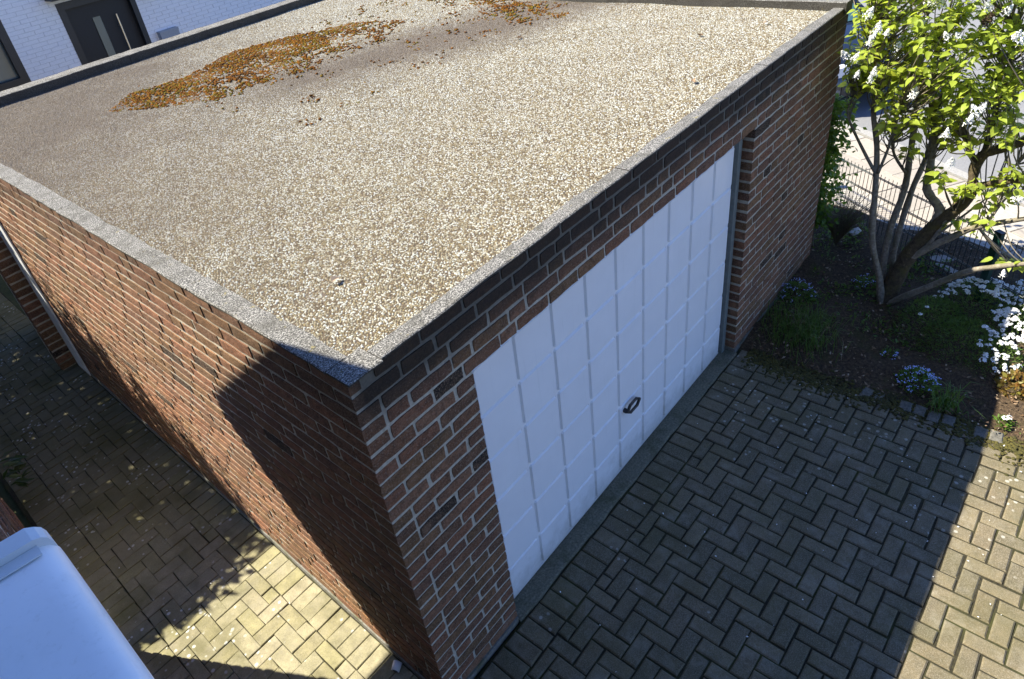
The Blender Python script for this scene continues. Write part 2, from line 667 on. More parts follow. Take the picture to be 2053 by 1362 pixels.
pv = MB()
pv.add([street(-14, .08, -.016), street(9, .08, -.016), street(9, 1.62, -.016), street(-14, 1.62, -.016)], [(3, 2, 1, 0)])
pavement = pv.build('pavement', grain('pavement sand', [(.3, (.10, .09, .07)), (.7, (.2, .18, .15))], 40), kind='structure')
SLAB = NT('concrete paving slab')
cc = SLAB.ramp(SLAB.rnd(), [(0, (.34, .30, .25)), (.3, (.30, .27, .23)), (.55, (.37, .34, .29)), (.78, (.52, .51, .48))], 'CONSTANT')
cc = SLAB.mix(SLAB.mask(SLAB.noise(25, 5), .35, .7), cc, SLAB.mix(.3, cc, (.12, .10, .08)))
SLAB.color(cc)
SLAB.bump(SLAB.noise(120, 2), .4, .003)
SLAB = SLAB.fin(.9, .2)
slabs = []
for k in range(5):
    mm = MB()
    mm.add(*paver_mesh(.492, .492, 70 + k, .004, .006), 0.0)
    slabs.append(mm.mesh('paving_slab', SLAB))
for a in np.arange(-7, 5.2, .5):
    for b in range(3):
        p = street(a + (b % 2) * .25, .1 + b * .5, rng.uniform(-.003, .003))
        piece('paving_slab', rng.choice(slabs), TR(p[0], p[1], p[2], SROT), pavement)
kb = MB()
for a in np.arange(-14, 8, 1.0):
    P = [street(a + .004, 1.63), street(a + .996, 1.63), street(a + .996, 1.75), street(a + .004, 1.75)]
    kb.add([(p[0], p[1], -.14) for p in P] + [(p[0], p[1], .005) for p in P],
           [(4, 7, 6, 5), (0, 1, 5, 4), (1, 2, 6, 5), (2, 3, 7, 6), (3, 0, 4, 7)])
kb.build('kerb', KERBM, kind='structure')
rd = MB()
rd.add([street(-40, 1.75, -.05), street(30, 1.75, -.05), street(30, 9.5, -.05), street(-40, 9.5, -.05)], [(3, 2, 1, 0)])
rd.build('road', ASPH, kind='structure')

# ------------------------------------------------------------------ the garage
LX, LY, H = 5.323, 6.58, 2.436
DX0, DX1, DH = .6234, 3.6234, 2.041
CH, Z0 = .08333, .0413
garage = thing('garage', 'brown brick garage with flat gravel roof and white up-and-over door', 'garage')
t_ = .0058
wl = MB()
wl.box((t_, t_, 0), (DX0 - t_, .24, 2.395))
wl.box((DX0 - t_, t_, DH + t_), (DX1 + t_, .24, 2.395))
wl.box((DX1 + t_, t_, 0), (LX - t_, .24, 2.395))
wl.box((t_, .24, 0), (.24, LY, 2.395))
wl.box((LX - .24, .24, 0), (LX - t_, LY, 2.395))
wl.box((.24, LY - .24, 0), (LX - .24, LY, 2.395))
wl.box((t_, t_, 2.395), (LX - t_, .052, 2.4335))
wl.box((t_, .052, 2.395), (.052, 6.36, 2.4335))
wl.build('wall', MORTAR, garage)
for a, b in (((-.006, -.006, -.02), (DX0 - .002, .1, Z0 - .006)), ((DX1 + .002, -.006, -.02), (LX, .1, Z0 - .006)), ((-.006, .1, -.02), (.1, LY, Z0 - .006))):
    pl = MB()
    pl.box(a, b)
    pl.build('plinth', PLINTH, garage)
rf = MB()
rf.box((.058, .058, 2.397), (LX - .05, 6.45, 2.413))
rf.build('roof_slab', grain('bitumen roof', [(.3, (.06, .048, .035)), (.7, (.13, .10, .075))], 60), garage)
fl = MB()
fl.box((.24, .24, -.02), (LX - .24, LY - .24, .01))
fl.build('garage_floor', CONC, garage)


def brick_raw(L, seed, h=.0705, d=.115, rough=1.0):
    q = random.Random(seed)
    nx, nz = max(2, round(L / .06)), 2
    v, f = [], []
    for k in range(nz + 1):
        for i in range(nx + 1):
            edge = i in (0, nx) or k in (0, nz)
            jx = q.uniform(-.0015, .0034) * (1 if i == 0 else -1) if i in (0, nx) else q.uniform(-.006, .006)
            jz = q.uniform(0, .006) * (1 if k == 0 else -1) if k in (0, nz) else q.uniform(-.006, .006)
            if i in (0, nx) and k in (0, nz):
                jx += .0012 * (1 if i == 0 else -1)
                jz *= 1.4
            yy = q.uniform(.0, .0024) + (.0012 if edge else 0)
            v.append((L * i / nx + jx * rough, yy * rough, h * k / nz + jz * rough))
    I = lambda i, k: k * (nx + 1) + i
    for k in range(nz):
        for i in range(nx):
            f.append((I(i, k), I(i + 1, k), I(i + 1, k + 1), I(i, k + 1)))
    ring = [I(i, 0) for i in range(nx + 1)] + [I(nx, k) for k in range(1, nz + 1)] + [I(i, nz) for i in range(nx - 1, -1, -1)] + [I(0, k) for k in range(nz - 1, 0, -1)]
    b0 = len(v)
    for r in ring:
        v.append((v[r][0], d, v[r][2]))
    n = len(ring)
    for k in range(n):
        f.append((ring[(k + 1) % n], ring[k], b0 + k, b0 + (k + 1) % n))
    return np.array(v), f


BV = {}


def brick_variant(L):
    k = (.24 if L > .2 else .18 if L > .145 else .115, rng.randrange(9))
    if k not in BV:
        v, f = brick_raw(k[0], hash(k) & 0xfff)
        m = MB()
        m.add(v, f, 0.0)
        BV[k] = (m.mesh('brick', BRICK), v, f, k[0])
    return BV[k]


def course(a, b, prev):
    out, x = [], a
    q = rng
    perp = []
    first = True
    while b - x > .03:
        rem = b - x
        if rem < .262:
            L = rem
        else:
            L = .24 if q.random() < .72 else .115
            for _ in range(4):
                if min([abs(x + L - p) for p in prev] or [1]) > .045 and (rem - L - .012 > .07):
                    break
                L = q.choice((.24, .115, .115, .18, .24))
            if rem - L - .012 < .07:
                L = rem / 2 - .006
        out.append((x, min(L, rem)))
        x += L + q.uniform(.012, .022)
        perp.append(x - .006)
        first = False
    return out, perp


cand = []          # (size in the photo, matrix, mesh data)


def lay(kind, a, b, z, h, prev):
    rows, perp = course(a, b, prev)
    for u, L in rows:
        me, v, f, Lm = brick_variant(L)
        dy = rng.uniform(-.0025, .0004)
        til = rng.uniform(-.004, .004)
        S = Matrix.Diagonal((L / Lm, .48 if z > 2.36 else 1, h / .0705, 1))
        if kind == 'front':
            M = Matrix.Translation((u, dy, z)) @ Euler((til, 0, til * .4)).to_matrix().to_4x4() @ S
            quad = [(u, 0, z), (u + L, 0, z), (u + L, 0, z + h), (u, 0, z + h)]
        else:
            M = Matrix.Translation((dy, u + L, z)) @ Euler((til, 0, -math.pi / 2 + til * .4)).to_matrix().to_4x4() @ S
            quad = [(0, u, z), (0, u + L, z), (0, u + L, z + h), (0, u, z + h)]
        cand.append((area(quad), M, me, v, f))
    return perp


pf, pr_, ps = [], [], []
for c in range(29):
    z = Z0 + c * CH
    h = .0705 if c < 28 else .058
    e = .129 if c % 2 == 0 else 0
    e2 = 0 if c % 2 == 0 else .127
    if c < 24:
        pf = lay('front', e, DX0, z, h, pf)
        pr_ = lay('front', DX1, LX, z, h, pr_)
    else:
        pf = lay('front', e, LX, z, h, pf)
    ps = lay('side', e2, LY - .03, z, h, ps)
cand.sort(key=lambda t: -t[0])
rest = MB()
for n, (ar, M, me, v, f) in enumerate(cand):
    if n < 300:
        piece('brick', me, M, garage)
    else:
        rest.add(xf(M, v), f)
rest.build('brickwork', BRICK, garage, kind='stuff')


def coping(x0, y0, x1, y1, z0, z1, seed):
    """a slab with a slightly ragged outline"""
    q = random.Random(seed)
    along = 0 if x1 - x0 > y1 - y0 else 1
    n = max(2, int((x1 - x0 if along == 0 else y1 - y0) / .12))
    v, f = [], []
    for i in range(n + 1):
        s_ = i / n
        j = lambda a=.004: q.uniform(-a, a)
        if along == 0:
            X = x0 + (x1 - x0) * s_
            A, B = (X, y0 + j()), (X, y1 + j(.008))
        else:
            Y = y0 + (y1 - y0) * s_
            A, B = (x0 + j(), Y), (x1 + j(.008), Y)
        zt = z1 + j(.0025)
        v += [(*A, z0), (*A, zt - .004), (A[0] + (.006 if along else 0), A[1] + (0 if along else .006), zt),
              (B[0], B[1], zt), (*B, z0)]
    for i in range(n):
        for k in range(4):
            q4 = (i * 5 + k, i * 5 + k + 1, (i + 1) * 5 + k + 1, (i + 1) * 5 + k)
            f.append(q4 if along else q4[::-1])
    f.append((0, 1, 2, 3, 4))
    f.append(tuple(n * 5 + k for k in (4, 3, 2, 1, 0)))
    m = MB()
    m.add(v, f)
    return m.build('coping_slab', COPING, garage)


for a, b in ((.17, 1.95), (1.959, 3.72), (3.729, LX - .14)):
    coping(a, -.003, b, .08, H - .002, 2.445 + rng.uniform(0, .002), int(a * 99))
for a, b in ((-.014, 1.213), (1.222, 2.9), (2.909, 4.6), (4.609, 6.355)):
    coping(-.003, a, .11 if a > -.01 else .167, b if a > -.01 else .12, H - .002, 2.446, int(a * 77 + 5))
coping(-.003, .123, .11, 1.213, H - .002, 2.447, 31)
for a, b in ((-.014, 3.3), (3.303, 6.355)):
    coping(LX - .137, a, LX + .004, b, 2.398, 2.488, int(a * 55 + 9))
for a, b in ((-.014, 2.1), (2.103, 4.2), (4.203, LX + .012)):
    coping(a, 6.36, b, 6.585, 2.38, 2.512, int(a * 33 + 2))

# door: leaf with pressed panels, frame, threshold, handle
door = MB()
door.box((.64, .106, .018), (3.535, .13, 2.10))
door = door.build('garage_door', DOOR, garage)
cols = [.686, 1.0, 1.316, 1.632, 1.948, 2.264, 2.58, 2.896, 3.212, 3.527]
rows = [.035, .33, .652, .975, 1.30, 1.622, 1.945, 2.09]


def panel_mesh(W, Hh):
    bv, d = .007, .014
    c = .012
    o = [(c, 0), (W - c, 0), (W, c), (W, Hh - c), (W - c, Hh), (c, Hh), (0, Hh - c), (0, c)]
    b2 = bv
    i_ = [(c + b2 * .4, b2), (W - c - b2 * .4, b2), (W - b2, c + b2 * .4), (W - b2, Hh - c - b2 * .4), (W - c - b2 * .4, Hh - b2), (c + b2 * .4, Hh - b2), (b2, Hh - c - b2 * .4), (b2, c + b2 * .4)]
    v = [(x, 0, z) for x, z in o] + [(x, -d, z) for x, z in i_]
    f = [tuple(range(8, 16))] + [(k, (k + 1) % 8, 8 + (k + 1) % 8, 8 + k) for k in range(8)]
    return v, f


for i in range(9):
    for j in range(7):
        a, b = cols[i] + .012, cols[i + 1] - .012
        c, d = rows[j] + .006, rows[j + 1] - .006
        m = MB()
        m.add(*panel_mesh(b - a, d - c))
        o = m.build('door_panel', DOOR, door)
        o.location = (a, .1058, c)
for i in range(1, 9):
    m = MB()
    m.box((cols[i] - .0095, .1035, .03), (cols[i] - .0055, .1058, 2.09))
    m.build('door_rib', DOOR, door)
m = MB()
m.box((.66, .098, .018), (3.53, .1055, .03))
m.build('bottom_rail', DOOR, door)
m = MB()
ring = [(-.078, .0, -.004), (-.046, .0, .036), (.036, .0, .036), (.078, .0, .002), (.046, .0, -.036), (-.038, .0, -.036), (-.078, .0, -.004), (-.046, .0, .036)]
m.tube(ring, .0115, 6)
m.box((-.086, .006, -.014), (-.062, .042, .010))
h_ = m.build('handle', BLACK, door)
h_.location = (2.085, .06, .60)
m = MB()
m.box((DX0, .085, .012), (.64, .15, DH))
m.box((3.545, .075, .012), (3.60, .15, DH + .004))
m.box((3.60, .10, .012), (DX1 + .004, .16, DH + .004))
m.build('door_frame', STEEL, garage)
m = MB()
xs = np.linspace(DX0 - .0, DX1, 30)
v, f = [], []
for k, X in enumerate(xs):
    e = -.022 + rng.uniform(-.006, .005)
    v += [(X, e, -.03), (X, e, .006), (X, e + .008, .012 + rng.uniform(-.002, .002)), (X, .2, .014)]
for k in range(29):
    for i in range(3):
        f.append((k * 4 + i + 1, k * 4 + i, k * 4 + 4 + i, k * 4 + 5 + i))
m.add(v, f)
m.build('threshold', CONC, garage)

# brick pier and downpipe at the back of the side wall
pier = thing('brick_pier', 'shaded narrow brick pier beside the white board at the far end of the side wall', 'brick pier')
m = MB()
m.box((-.152, 5.447, 0), (-.006, 5.66, 2.40))
m.build('pier_core', MORTAR, pier)
for c in range(28):
    z = .01 + c * CH
    for (u, L) in (((-.16, .155),)):
        me, v, f, Lm = brick_variant(L)
        piece('brick', me, Matrix.Translation((u, 5.44 + rng.uniform(-.003, .003), z)) @ Matrix.Diagonal((L / Lm, 1, 1, 1)), pier)
m = MB()
m.box((-.016, 5.08, .0), (-.002, 5.395, 2.40))
pipe = m.build('white_board', WHITE)
bv = pipe.modifiers.new('bevel', 'BEVEL')
bv.width = .004
tag(pipe, 'upright white board at the far end of the sunlit brick side wall', 'board')
m = MB()
m.tube([(-.03, .395, .035), (-.075, .375, .025)], [.028, .026], 12)
stub = m.build('pipe_stub', WHITE, smooth=True)
tag(stub, 'short white pipe end at the foot of the side wall', 'pipe')
m = MB()
m.tube([(-.0752, .375, .025), (-.0765, .3745, .0248)], .019, 12)
m.build('pipe_mouth', BLACK, stub)

# ------------------------------------------------------------------ gravel and moss on the roof
gp = MB()
NX, NY = 40, 48
V = [(.092 + (LX - .207) * i / NX, .06 + 6.315 * j / NY, 2.418 + .006 * math.sin(i * .9) * math.cos(j * .7)) for j in range(NY + 1) for i in range(NX + 1)]
F = [(j * (NX + 1) + i, j * (NX + 1) + i + 1, (j + 1) * (NX + 1) + i + 1, (j + 1) * (NX + 1) + i) for j in range(NY) for i in range(NX)]
gp.add(V, F)
grav = gp.build('roof_gravel', grain('gravel bed', [(.3, (.045, .035, .025)), (.7, (.13, .10, .065))], 90))
grav['kind'] = 'stuff'
ng = bpy.data.node_groups.new('gravel', 'GeometryNodeTree')
ng.interface.new_socket('Geometry', in_out='INPUT', socket_type='NodeSocketGeometry')
ng.interface.new_socket('Geometry', in_out='OUTPUT', socket_type='NodeSocketGeometry')
N = ng.nodes.new
gi, go = N('NodeGroupInput'), N('NodeGroupOutput')
dp = N('GeometryNodeDistributePointsOnFaces')
dp.distribute_method = 'POISSON'
dp.inputs['Distance Min'].default_value = .0079
dp.inputs['Density Max'].default_value = 22000
ico = N('GeometryNodeMeshIcoSphere')
ico.inputs['Radius'].default_value = 1
ico.inputs['Subdivisions'].default_value = 2
ss = N('GeometryNodeSetShadeSmooth')
sm = N('GeometryNodeSetMaterial')
sm.inputs['Material'].default_value = GRAVEL
ip = N('GeometryNodeInstanceOnPoints')
rv = N('FunctionNodeRandomValue')
rv.data_type = 'FLOAT_VECTOR'
rv.inputs[0].default_value = (.0044, .0036, .003)
rv.inputs[1].default_value = (.0074, .0054, .005)
rr = N('FunctionNodeRandomValue')
rr.data_type = 'FLOAT_VECTOR'
rr.inputs[0].default_value = (-.4, -.4, 0)
rr.inputs[1].default_value = (.4, .4, 6.28)
jn = N('GeometryNodeJoinGeometry')
L_ = ng.links.new
L_(gi.outputs[0], dp.inputs[0])
L_(dp.outputs[0], ip.inputs['Points'])
L_(ico.outputs[0], ss.inputs[0])
L_(ss.outputs[0], sm.inputs[0])
L_(sm.outputs[0], ip.inputs['Instance'])
L_(rv.outputs[0], ip.inputs['Scale'])
L_(rr.outputs[0], ip.inputs['Rotation'])
L_(ip.outputs[0], jn.inputs[0])
L_(gi.outputs[0], jn.inputs[0])
L_(jn.outputs[0], go.inputs[0])
md = grav.modifiers.new('gravel', 'NODES')
md.node_group = ng


def inside(p, poly):
    x, y = p
    c = False
    for i in range(len(poly)):
        x0, y0 = poly[i]
        x1, y1 = poly[i - 1]
        if (y0 > y) != (y1 > y) and x < (x1 - x0) * (y - y0) / (y1 - y0) + x0:
            c = not c
    return c


def ico_raw():
    p = (1 + 5 ** .5) / 2
    v = np.array([(-1, p, 0), (1, p, 0), (-1, -p, 0), (1, -p, 0), (0, -1, p), (0, 1, p), (0, -1, -p), (0, 1, -p), (p, 0, -1), (p, 0, 1), (-p, 0, -1), (-p, 0, 1)], float)
    v /= np.linalg.norm(v[0])
    f = [(0, 11, 5), (0, 5, 1), (0, 1, 7), (0, 7, 10), (0, 10, 11), (1, 5, 9), (5, 11, 4), (11, 10, 2), (10, 7, 6), (7, 1, 8), (3, 9, 4), (3, 4, 2), (3, 2, 6), (3, 6, 8), (3, 8, 9), (4, 9, 5), (2, 4, 11), (6, 2, 10), (8, 6, 7), (9, 8, 1)]
    return v, f


ICO = ico_raw()
poly1 = [(1.13, 4.75), (1.5, 5.12), (2.0, 5.0), (2.8, 5.33), (3.3, 5.15), (4.0, 4.75), (4.2, 4.2), (3.9, 3.8), (3.3, 3.75), (2.9, 3.65), (2.3, 3.6), (1.85, 3.85), (1.5, 4.2)]
poly2 = [(4.3, 2.45), (4.7, 2.3), (5.1, 2.6), (5.17, 3.4), (5.15, 4.6), (4.9, 4.5), (4.6, 3.3)]
ms = MB()
iv, if_ = ICO
n = 0
lump = lambda x, y: math.sin(x * 7.1 + 2 * math.sin(y * 5.3)) * math.cos(y * 8.3 + 1.7 * math.sin(x * 6.1)) + .5 * math.sin(x * 19 + y * 11) * math.cos(y * 23 - x * 5)
while n < 42000:
    x, y = rng.uniform(1, 5.2), rng.uniform(2.2, 5.45)
    i1, i2 = inside((x, y), poly1), inside((x, y), poly2)
    L0 = lump(x, y)
    top = (y - 3.6 - (x - 1.5) * .05) / 1.6
    up = max(0.0, min(1.0, (y - 3.5 - (x - 1.2) * .06) / 1.5))
    if i1:
        sc_ = .55 * up + .24 * L0 + .2 * lump(x * 3.1 + 4, y * 3.3) + .24 + rng.gauss(0, .17)
        keep = sc_ > .5
    elif i2:
        keep = .3 * L0 + .2 * lump(x * 3 + 1, y * 3.2) + rng.gauss(0, .2) > .2
    else:
        keep = 1.6 < x < 5.1 and 2.5 < y < 5.35 and .26 * L0 + rng.gauss(0, .17) > .43
    n += 1
    if not keep:
        continue
    s_ = rng.uniform(.006, .014)
    jit = 1 + nrg.uniform(-.3, .3, (12, 1))
    a = rng.uniform(0, 6.28)
    R = np.array([[math.cos(a), -math.sin(a), 0], [math.sin(a), math.cos(a), 0], [0, 0, 1]])
    v = (iv * jit * np.array([s_ * 1.25, s_, s_ * rng.uniform(.4, .75)])) @ R.T + np.array([x, y, 2.424])
    ms.add(v, if_)
mo = ms.build('roof_moss', MOSSM, smooth=True)
mo['kind'] = 'stuff'


def leaf_shape(L, W, curl=.12, fold=.1):
    """pointed heart outline, eight triangles, folded along the midrib, tip drooping"""
    o = [(0, 0), (.10, .34), (.30, .5), (.55, .42), (.8, .2), (1, 0)]
    v = [(x * L, 0, -curl * L * x * x) for x, _ in o]
    up = [(x * L, yy * W, -curl * L * x * x + fold * W * yy * 2) for x, yy in o[1:-1]]
    dn = [(x * L, -yy * W, -curl * L * x * x + fold * W * yy * 2) for x, yy in o[1:-1]]
    V = v + up + dn
    F = [(0, 1, 6), (1, 2, 7, 6), (2, 3, 8, 7), (3, 4, 9, 8), (4, 5, 9), (1, 0, 10), (2, 1, 10, 11), (3, 2, 11, 12), (4, 3, 12, 13), (5, 4, 13)]
    return np.array(V), F


def small_leaf(L, W, curl=.15):
    v = np.array([(0, 0, 0), (L * .45, W / 2, -.02 * L), (L, 0, -curl * L), (L * .45, -W / 2, -.02 * L)])
    return v, [(0, 3, 2, 1)]


def orient(d, up=(0, 0, 1), roll=0):
    d = np.array(d, float)
    d /= np.linalg.norm(d)
    s_ = np.cross(up, d)
    if np.linalg.norm(s_) < 1e-3:
        s_ = np.array([1.0, 0, 0])
    s_ /= np.linalg.norm(s_)
    u = np.cross(d, s_)
    c, q = math.cos(roll), math.sin(roll)
    s2, u2 = c * s_ + q * u, -q * s_ + c * u
    return np.stack([d, s2, u2], 1)


for k, (x, y, where) in enumerate(((.42, .62, 'gravel nearest the front corner of the roof'), (4.3, .75, 'gravel beyond the middle of the front edge'), (4.75, .42, 'gravel near the far right roof corner'), (3.35, .35, 'gravel close to the front edge above the door'), (3.9, 2.3, 'gravel in the middle of the roof near the moss'))):
    m = MB()
    v, f = leaf_shape(.05, .035, .2, .3)
    m.add(v, f)
    o = m.build('fallen_leaf', LITTER)
    o.location = (x, y, 2.437)
    o.rotation_euler = (0.2, -.1, k * 1.3)
    tag(o, 'small brown dry leaf on the ' + where, 'leaf', 'dry leaves on the gravel roof')

# ------------------------------------------------------------------ the brick house the photograph was taken from
house = thing('brick_house', 'brown brick gable house with white metal window sill beside the passage', 'house', (0, 0, 0))
house.matrix_world = Matrix.Identity(4)
WX, HY = -1.09, 1.93
m = MB()
xb = WX - .3
SY0, SY1, SZ0, SZ1 = -2.95, -.60, 3.05, 4.55
m.box((xb, -7.0, -.05), (WX - t_, HY - t_, SZ0))
m.box((xb, SY1, SZ0), (WX - t_, HY - t_, SZ1))
m.box((xb, -7.0, SZ0), (WX - t_, SY0, SZ1))
m.box((xb, -7.0, SZ1), (WX - t_, HY - t_, 4.6))
zr = lambda yy: 3.87 + .79 * (3.24 - abs(yy + 2.45) + 2.45)
g3 = [(HY - t_, 4.6), (HY - t_, zr(HY) - .2), (-2.45, zr(-2.45) - .2), (-7.0, zr(-7) - .2), (-7.0, 4.6)]
m.add([(xb, a, b) for a, b in g3] + [(WX - t_, a, b) for a, b in g3],
      [(0, 1, 2, 3, 4), (9, 8, 7, 6, 5)] + [(k, 5 + k, 5 + (k + 1) % 5, (k + 1) % 5) for k in range(5)])
m.box((-9.5, HY - .3, -.05), (xb, HY - t_, 4.85))
m.box((-9.5, -7.0, -.05), (xb, -6.7, 4.85))
m.build('wall', MORTAR, house)
bk = MB()
pp_ = []
for c in range(36):
    z = .02 + c * CH
    rows_, pp_ = course(-.62, HY, pp_)
    for u, L in rows_:
        me, v, f, Lm = brick_variant(L)
        M = Matrix.Translation((WX + rng.uniform(-.004, .003), u, z)) @ Euler((rng.uniform(-.02, .02), 0, math.pi / 2)).to_matrix().to_4x4() @ Matrix.Diagonal((L / Lm, 1, 1, 1))
        bk.add(xf(M, v), f)
bk.build('brickwork', BRICK, house, kind='stuff')
rm = MB()
yr = -2.45
for sgn, ye in ((1, 3.24), (-1, -8.14)):
    T, B = zr(yr), 3.87
    rm.add([(-9.8, yr, T - .2), (-1.0, yr, T - .2), (-1.0, ye, B - .17), (-9.8, ye, B - .17),
            (-9.8, yr, T), (-1.0, yr, T), (-1.0, ye, B), (-9.8, ye, B)],
           [(0, 1, 2, 3), (7, 6, 5, 4), (0, 4, 5, 1), (1, 5, 6, 2), (2, 6, 7, 3), (3, 7, 4, 0)])
rm.build('roof', TILE, house)
m = MB()
m.box((-1.30, SY0, SZ0), (-1.24, SY0 + .07, SZ1))
m.box((-1.30, SY1 - .07, SZ0), (-1.24, SY1, SZ1))
m.box((-1.30, SY0 + .07, SZ1 - .07), (-1.24, SY1 - .07, SZ1))
m.box((-1.30, SY0 + .07, SZ0), (-1.24, SY1 - .07, SZ0 + .09))
m.build('window_frame', WHITE, house)
m = MB()
m.box((-1.275, SY0 + .07, SZ0 + .09), (-1.268, SY1 - .07, SZ1 - .07))
m.build('window_pane', GLASS, house)
# folded metal sill
prof = [(-1.235, 3.125), (-1.02, 3.104), (-1.003, 3.102), (-.989, 3.0975), (-.978, 3.0895), (-.971, 3.079), (-.968, 3.066), (-.968, 3.042), (-.974, 3.042), (-.978, 3.07), (-1.235, 3.115)]
ya, yb = -3.0, -.560
m = MB()
n = len(prof)
m.add([(a, ya, b) for a, b in prof] + [(a, yb, b) for a, b in prof],
      [(k, n + k, n + (k + 1) % n, (k + 1) % n) for k in range(n)] + [tuple(range(n - 1, -1, -1)), tuple(range(n, 2 * n))])
sill = m.build('window_sill', WHITE, house, smooth=False)
for p in sill.data.polygons:
    p.use_smooth = 0.9 > 0
sill.data.set_sharp_from_angle(angle=math.radians(40))
m = MB()
cp = [(-1.24, 3.146), (-1.02, 3.124), (-.995, 3.1215), (-.982, 3.116), (-.9735, 3.106), (-.970, 3.092), (-.970, 3.040), (-1.24, 3.09)]
n = len(cp)
m.add([(a, -.566, b) for a, b in cp] + [(a, -.522 + (0.0 if i < 3 or i == n - 1 else -.006), b) for i, (a, b) in enumerate(cp)],
      [(k, n + k, n + (k + 1) % n, (k + 1) % n) for k in range(n)] + [tuple(range(n - 1, -1, -1)), tuple(range(n, 2 * n))])
m.build('end_cap', CAPM, sill)
m = MB()
m.add([(-1.235, -.594, 3.1285), (-.994, -.594, 3.1040), (-.994, -.567, 3.1040), (-1.235, -.567, 3.1285),
       (-1.235, -.594, 3.1315), (-.994, -.594, 3.1070), (-.994, -.567, 3.1070), (-1.235, -.567, 3.1315)],
      [(0, 3, 2, 1), (4, 5, 6, 7), (0, 1, 5, 4), (1, 2, 6, 5), (2, 3, 7, 6), (3, 0, 4, 7)])
m.build('cap_flange', CAPM, sill)

# ------------------------------------------------------------------ white house behind the garage
YF = 11.0
wh = thing('white_house', 'white painted brick house with anthracite front door behind the garage roof', 'house', (0, 0, 0))
m = MB()
dx0, dx1, dtop = 3.045, 4.305, 2.66
w1 = 2.215
fy = YF + .006
m.box((-3, fy, -.05), (.75, 20, 5.6))
m.box((.75, fy, -.05), (w1, 20, 1.66))
m.box((.75, fy, 2.95), (w1, 20, 5.6))
m.box((w1, fy, -.05), (dx0, 20, 5.6))
m.box((dx0, fy, dtop), (dx1, 20, 5.6))
m.box((dx1, fy, -.05), (10.5, 20, 5.6))
m.box((.75, YF + .28, 1.66), (w1, 20, 2.95))
m.box((dx0, YF + .28, -.05), (dx1, 20, dtop))
m.build('wall', WMORT, wh)
bk = MB()
for c in range(34):
    z = 1.2 + c * .0625
    for a, b in ((-.5, .75), (w1, dx0), (dx1, 8.2)) if z < dtop - .06 else ((-.5, .75), (w1, 8.2)):
        if 1.6 < z < 2.95 or True:
            x = a - (0 if c % 2 else .115)
            while x < b:
                p0, p1 = max(x, a), min(x + .238, b)
                if p1 - p0 > .02:
                    d = rng.uniform(.0, .004)
                    bk.box((p0 + .001, YF - d, z), (p1, YF + .02, z + .0545))
                x += .246
bk.build('brickwork', WBRICK, wh, kind='stuff')
m = MB()
for a, b, c, d in ((dx0, dx0 + .11, .9, dtop), (dx1 - .09, dx1, .9, dtop), (dx0 + .11, dx1 - .09, dtop - .11, dtop)):
    m.box((a, YF - .012, c), (b, YF + .25, d))
fr = m.build('door_frame', ANTH, wh)
m = MB()
m.box((dx0 + .11, YF + .10, .9), (dx1 - .09, YF + .16, dtop - .11))
dl = m.build('front_door', ANTH2, wh)
m = MB()
m.box((3.545, YF + .085, 1.2), (3.675, YF + .0995, 2.32))
m.build('glass_strip', GLASS, dl)
m = MB()
m.tube([(3.92, YF + .02, 1.25), (3.92, YF + .02, 2.29)], .014, 8)
m.tube([(3.92, YF + .02, 2.1), (3.92, YF + .10, 2.1)], .01, 6)
m.build('handle', CHROME, dl)
win = MB()
for a, b, c, d in ((.75, .87, 1.66, 2.95), (w1 - .12, w1, 1.66, 2.95), (.87, w1 - .12, 2.83, 2.95), (.87, w1 - .12, 1.66, 1.79)):
    win.box((a, YF - .01, c), (b, YF + .2, d))
win = win.build('window', ANTH, wh)
m = MB()
m.box((.87, YF + .10, 1.79), (w1 - .12, YF + .12, 2.83))
m.build('pane', GLASS, win)
m = MB()
m.box((2.93, YF - .32, 2.735), (4.6, YF, 2.80))
m.build('door_canopy', ANTH, wh)
m = MB()
m.box((-3.4, YF - .4, 5.6), (10.9, 20.4, 5.8))
m.build('roof', TILE, wh)
mb = MB()
mb.box((4.46, YF - .13, 1.50), (4.81, YF - .004, 1.835))
mail = mb.build('letterbox', MAILM)
tag(mail, 'grey letterbox on white brick wall beside the dark front door', 'letterbox')
m = MB()
m.box((4.455, YF - .136, 1.80), (4.815, YF - .002, 1.842))
m.build('lid', MAILM, mail)
m = MB()
m.box((4.60, YF - .1325, 1.70), (4.66, YF - .13, 1.712))
m.build('name_plate', ANTH, mail)
m = MB()
m.tube([(4.57, YF - .10, 2.40), (4.57, YF - .10, 2.48), (4.57, YF - .10, 2.60)], [.03, .055, .06], 10)
lamp = m.build('wall_lamp', simple('old brass', (.20, .13, .05), .5, .5, .6))
tag(lamp, 'small brass wall lamp on white brick wall right of the front door', 'lamp')
m = MB()
m.tube([(4.57, YF - .10, 2.55), (4.57, YF, 2.60)], .012, 6)
m.build('bracket', ANTH, lamp)

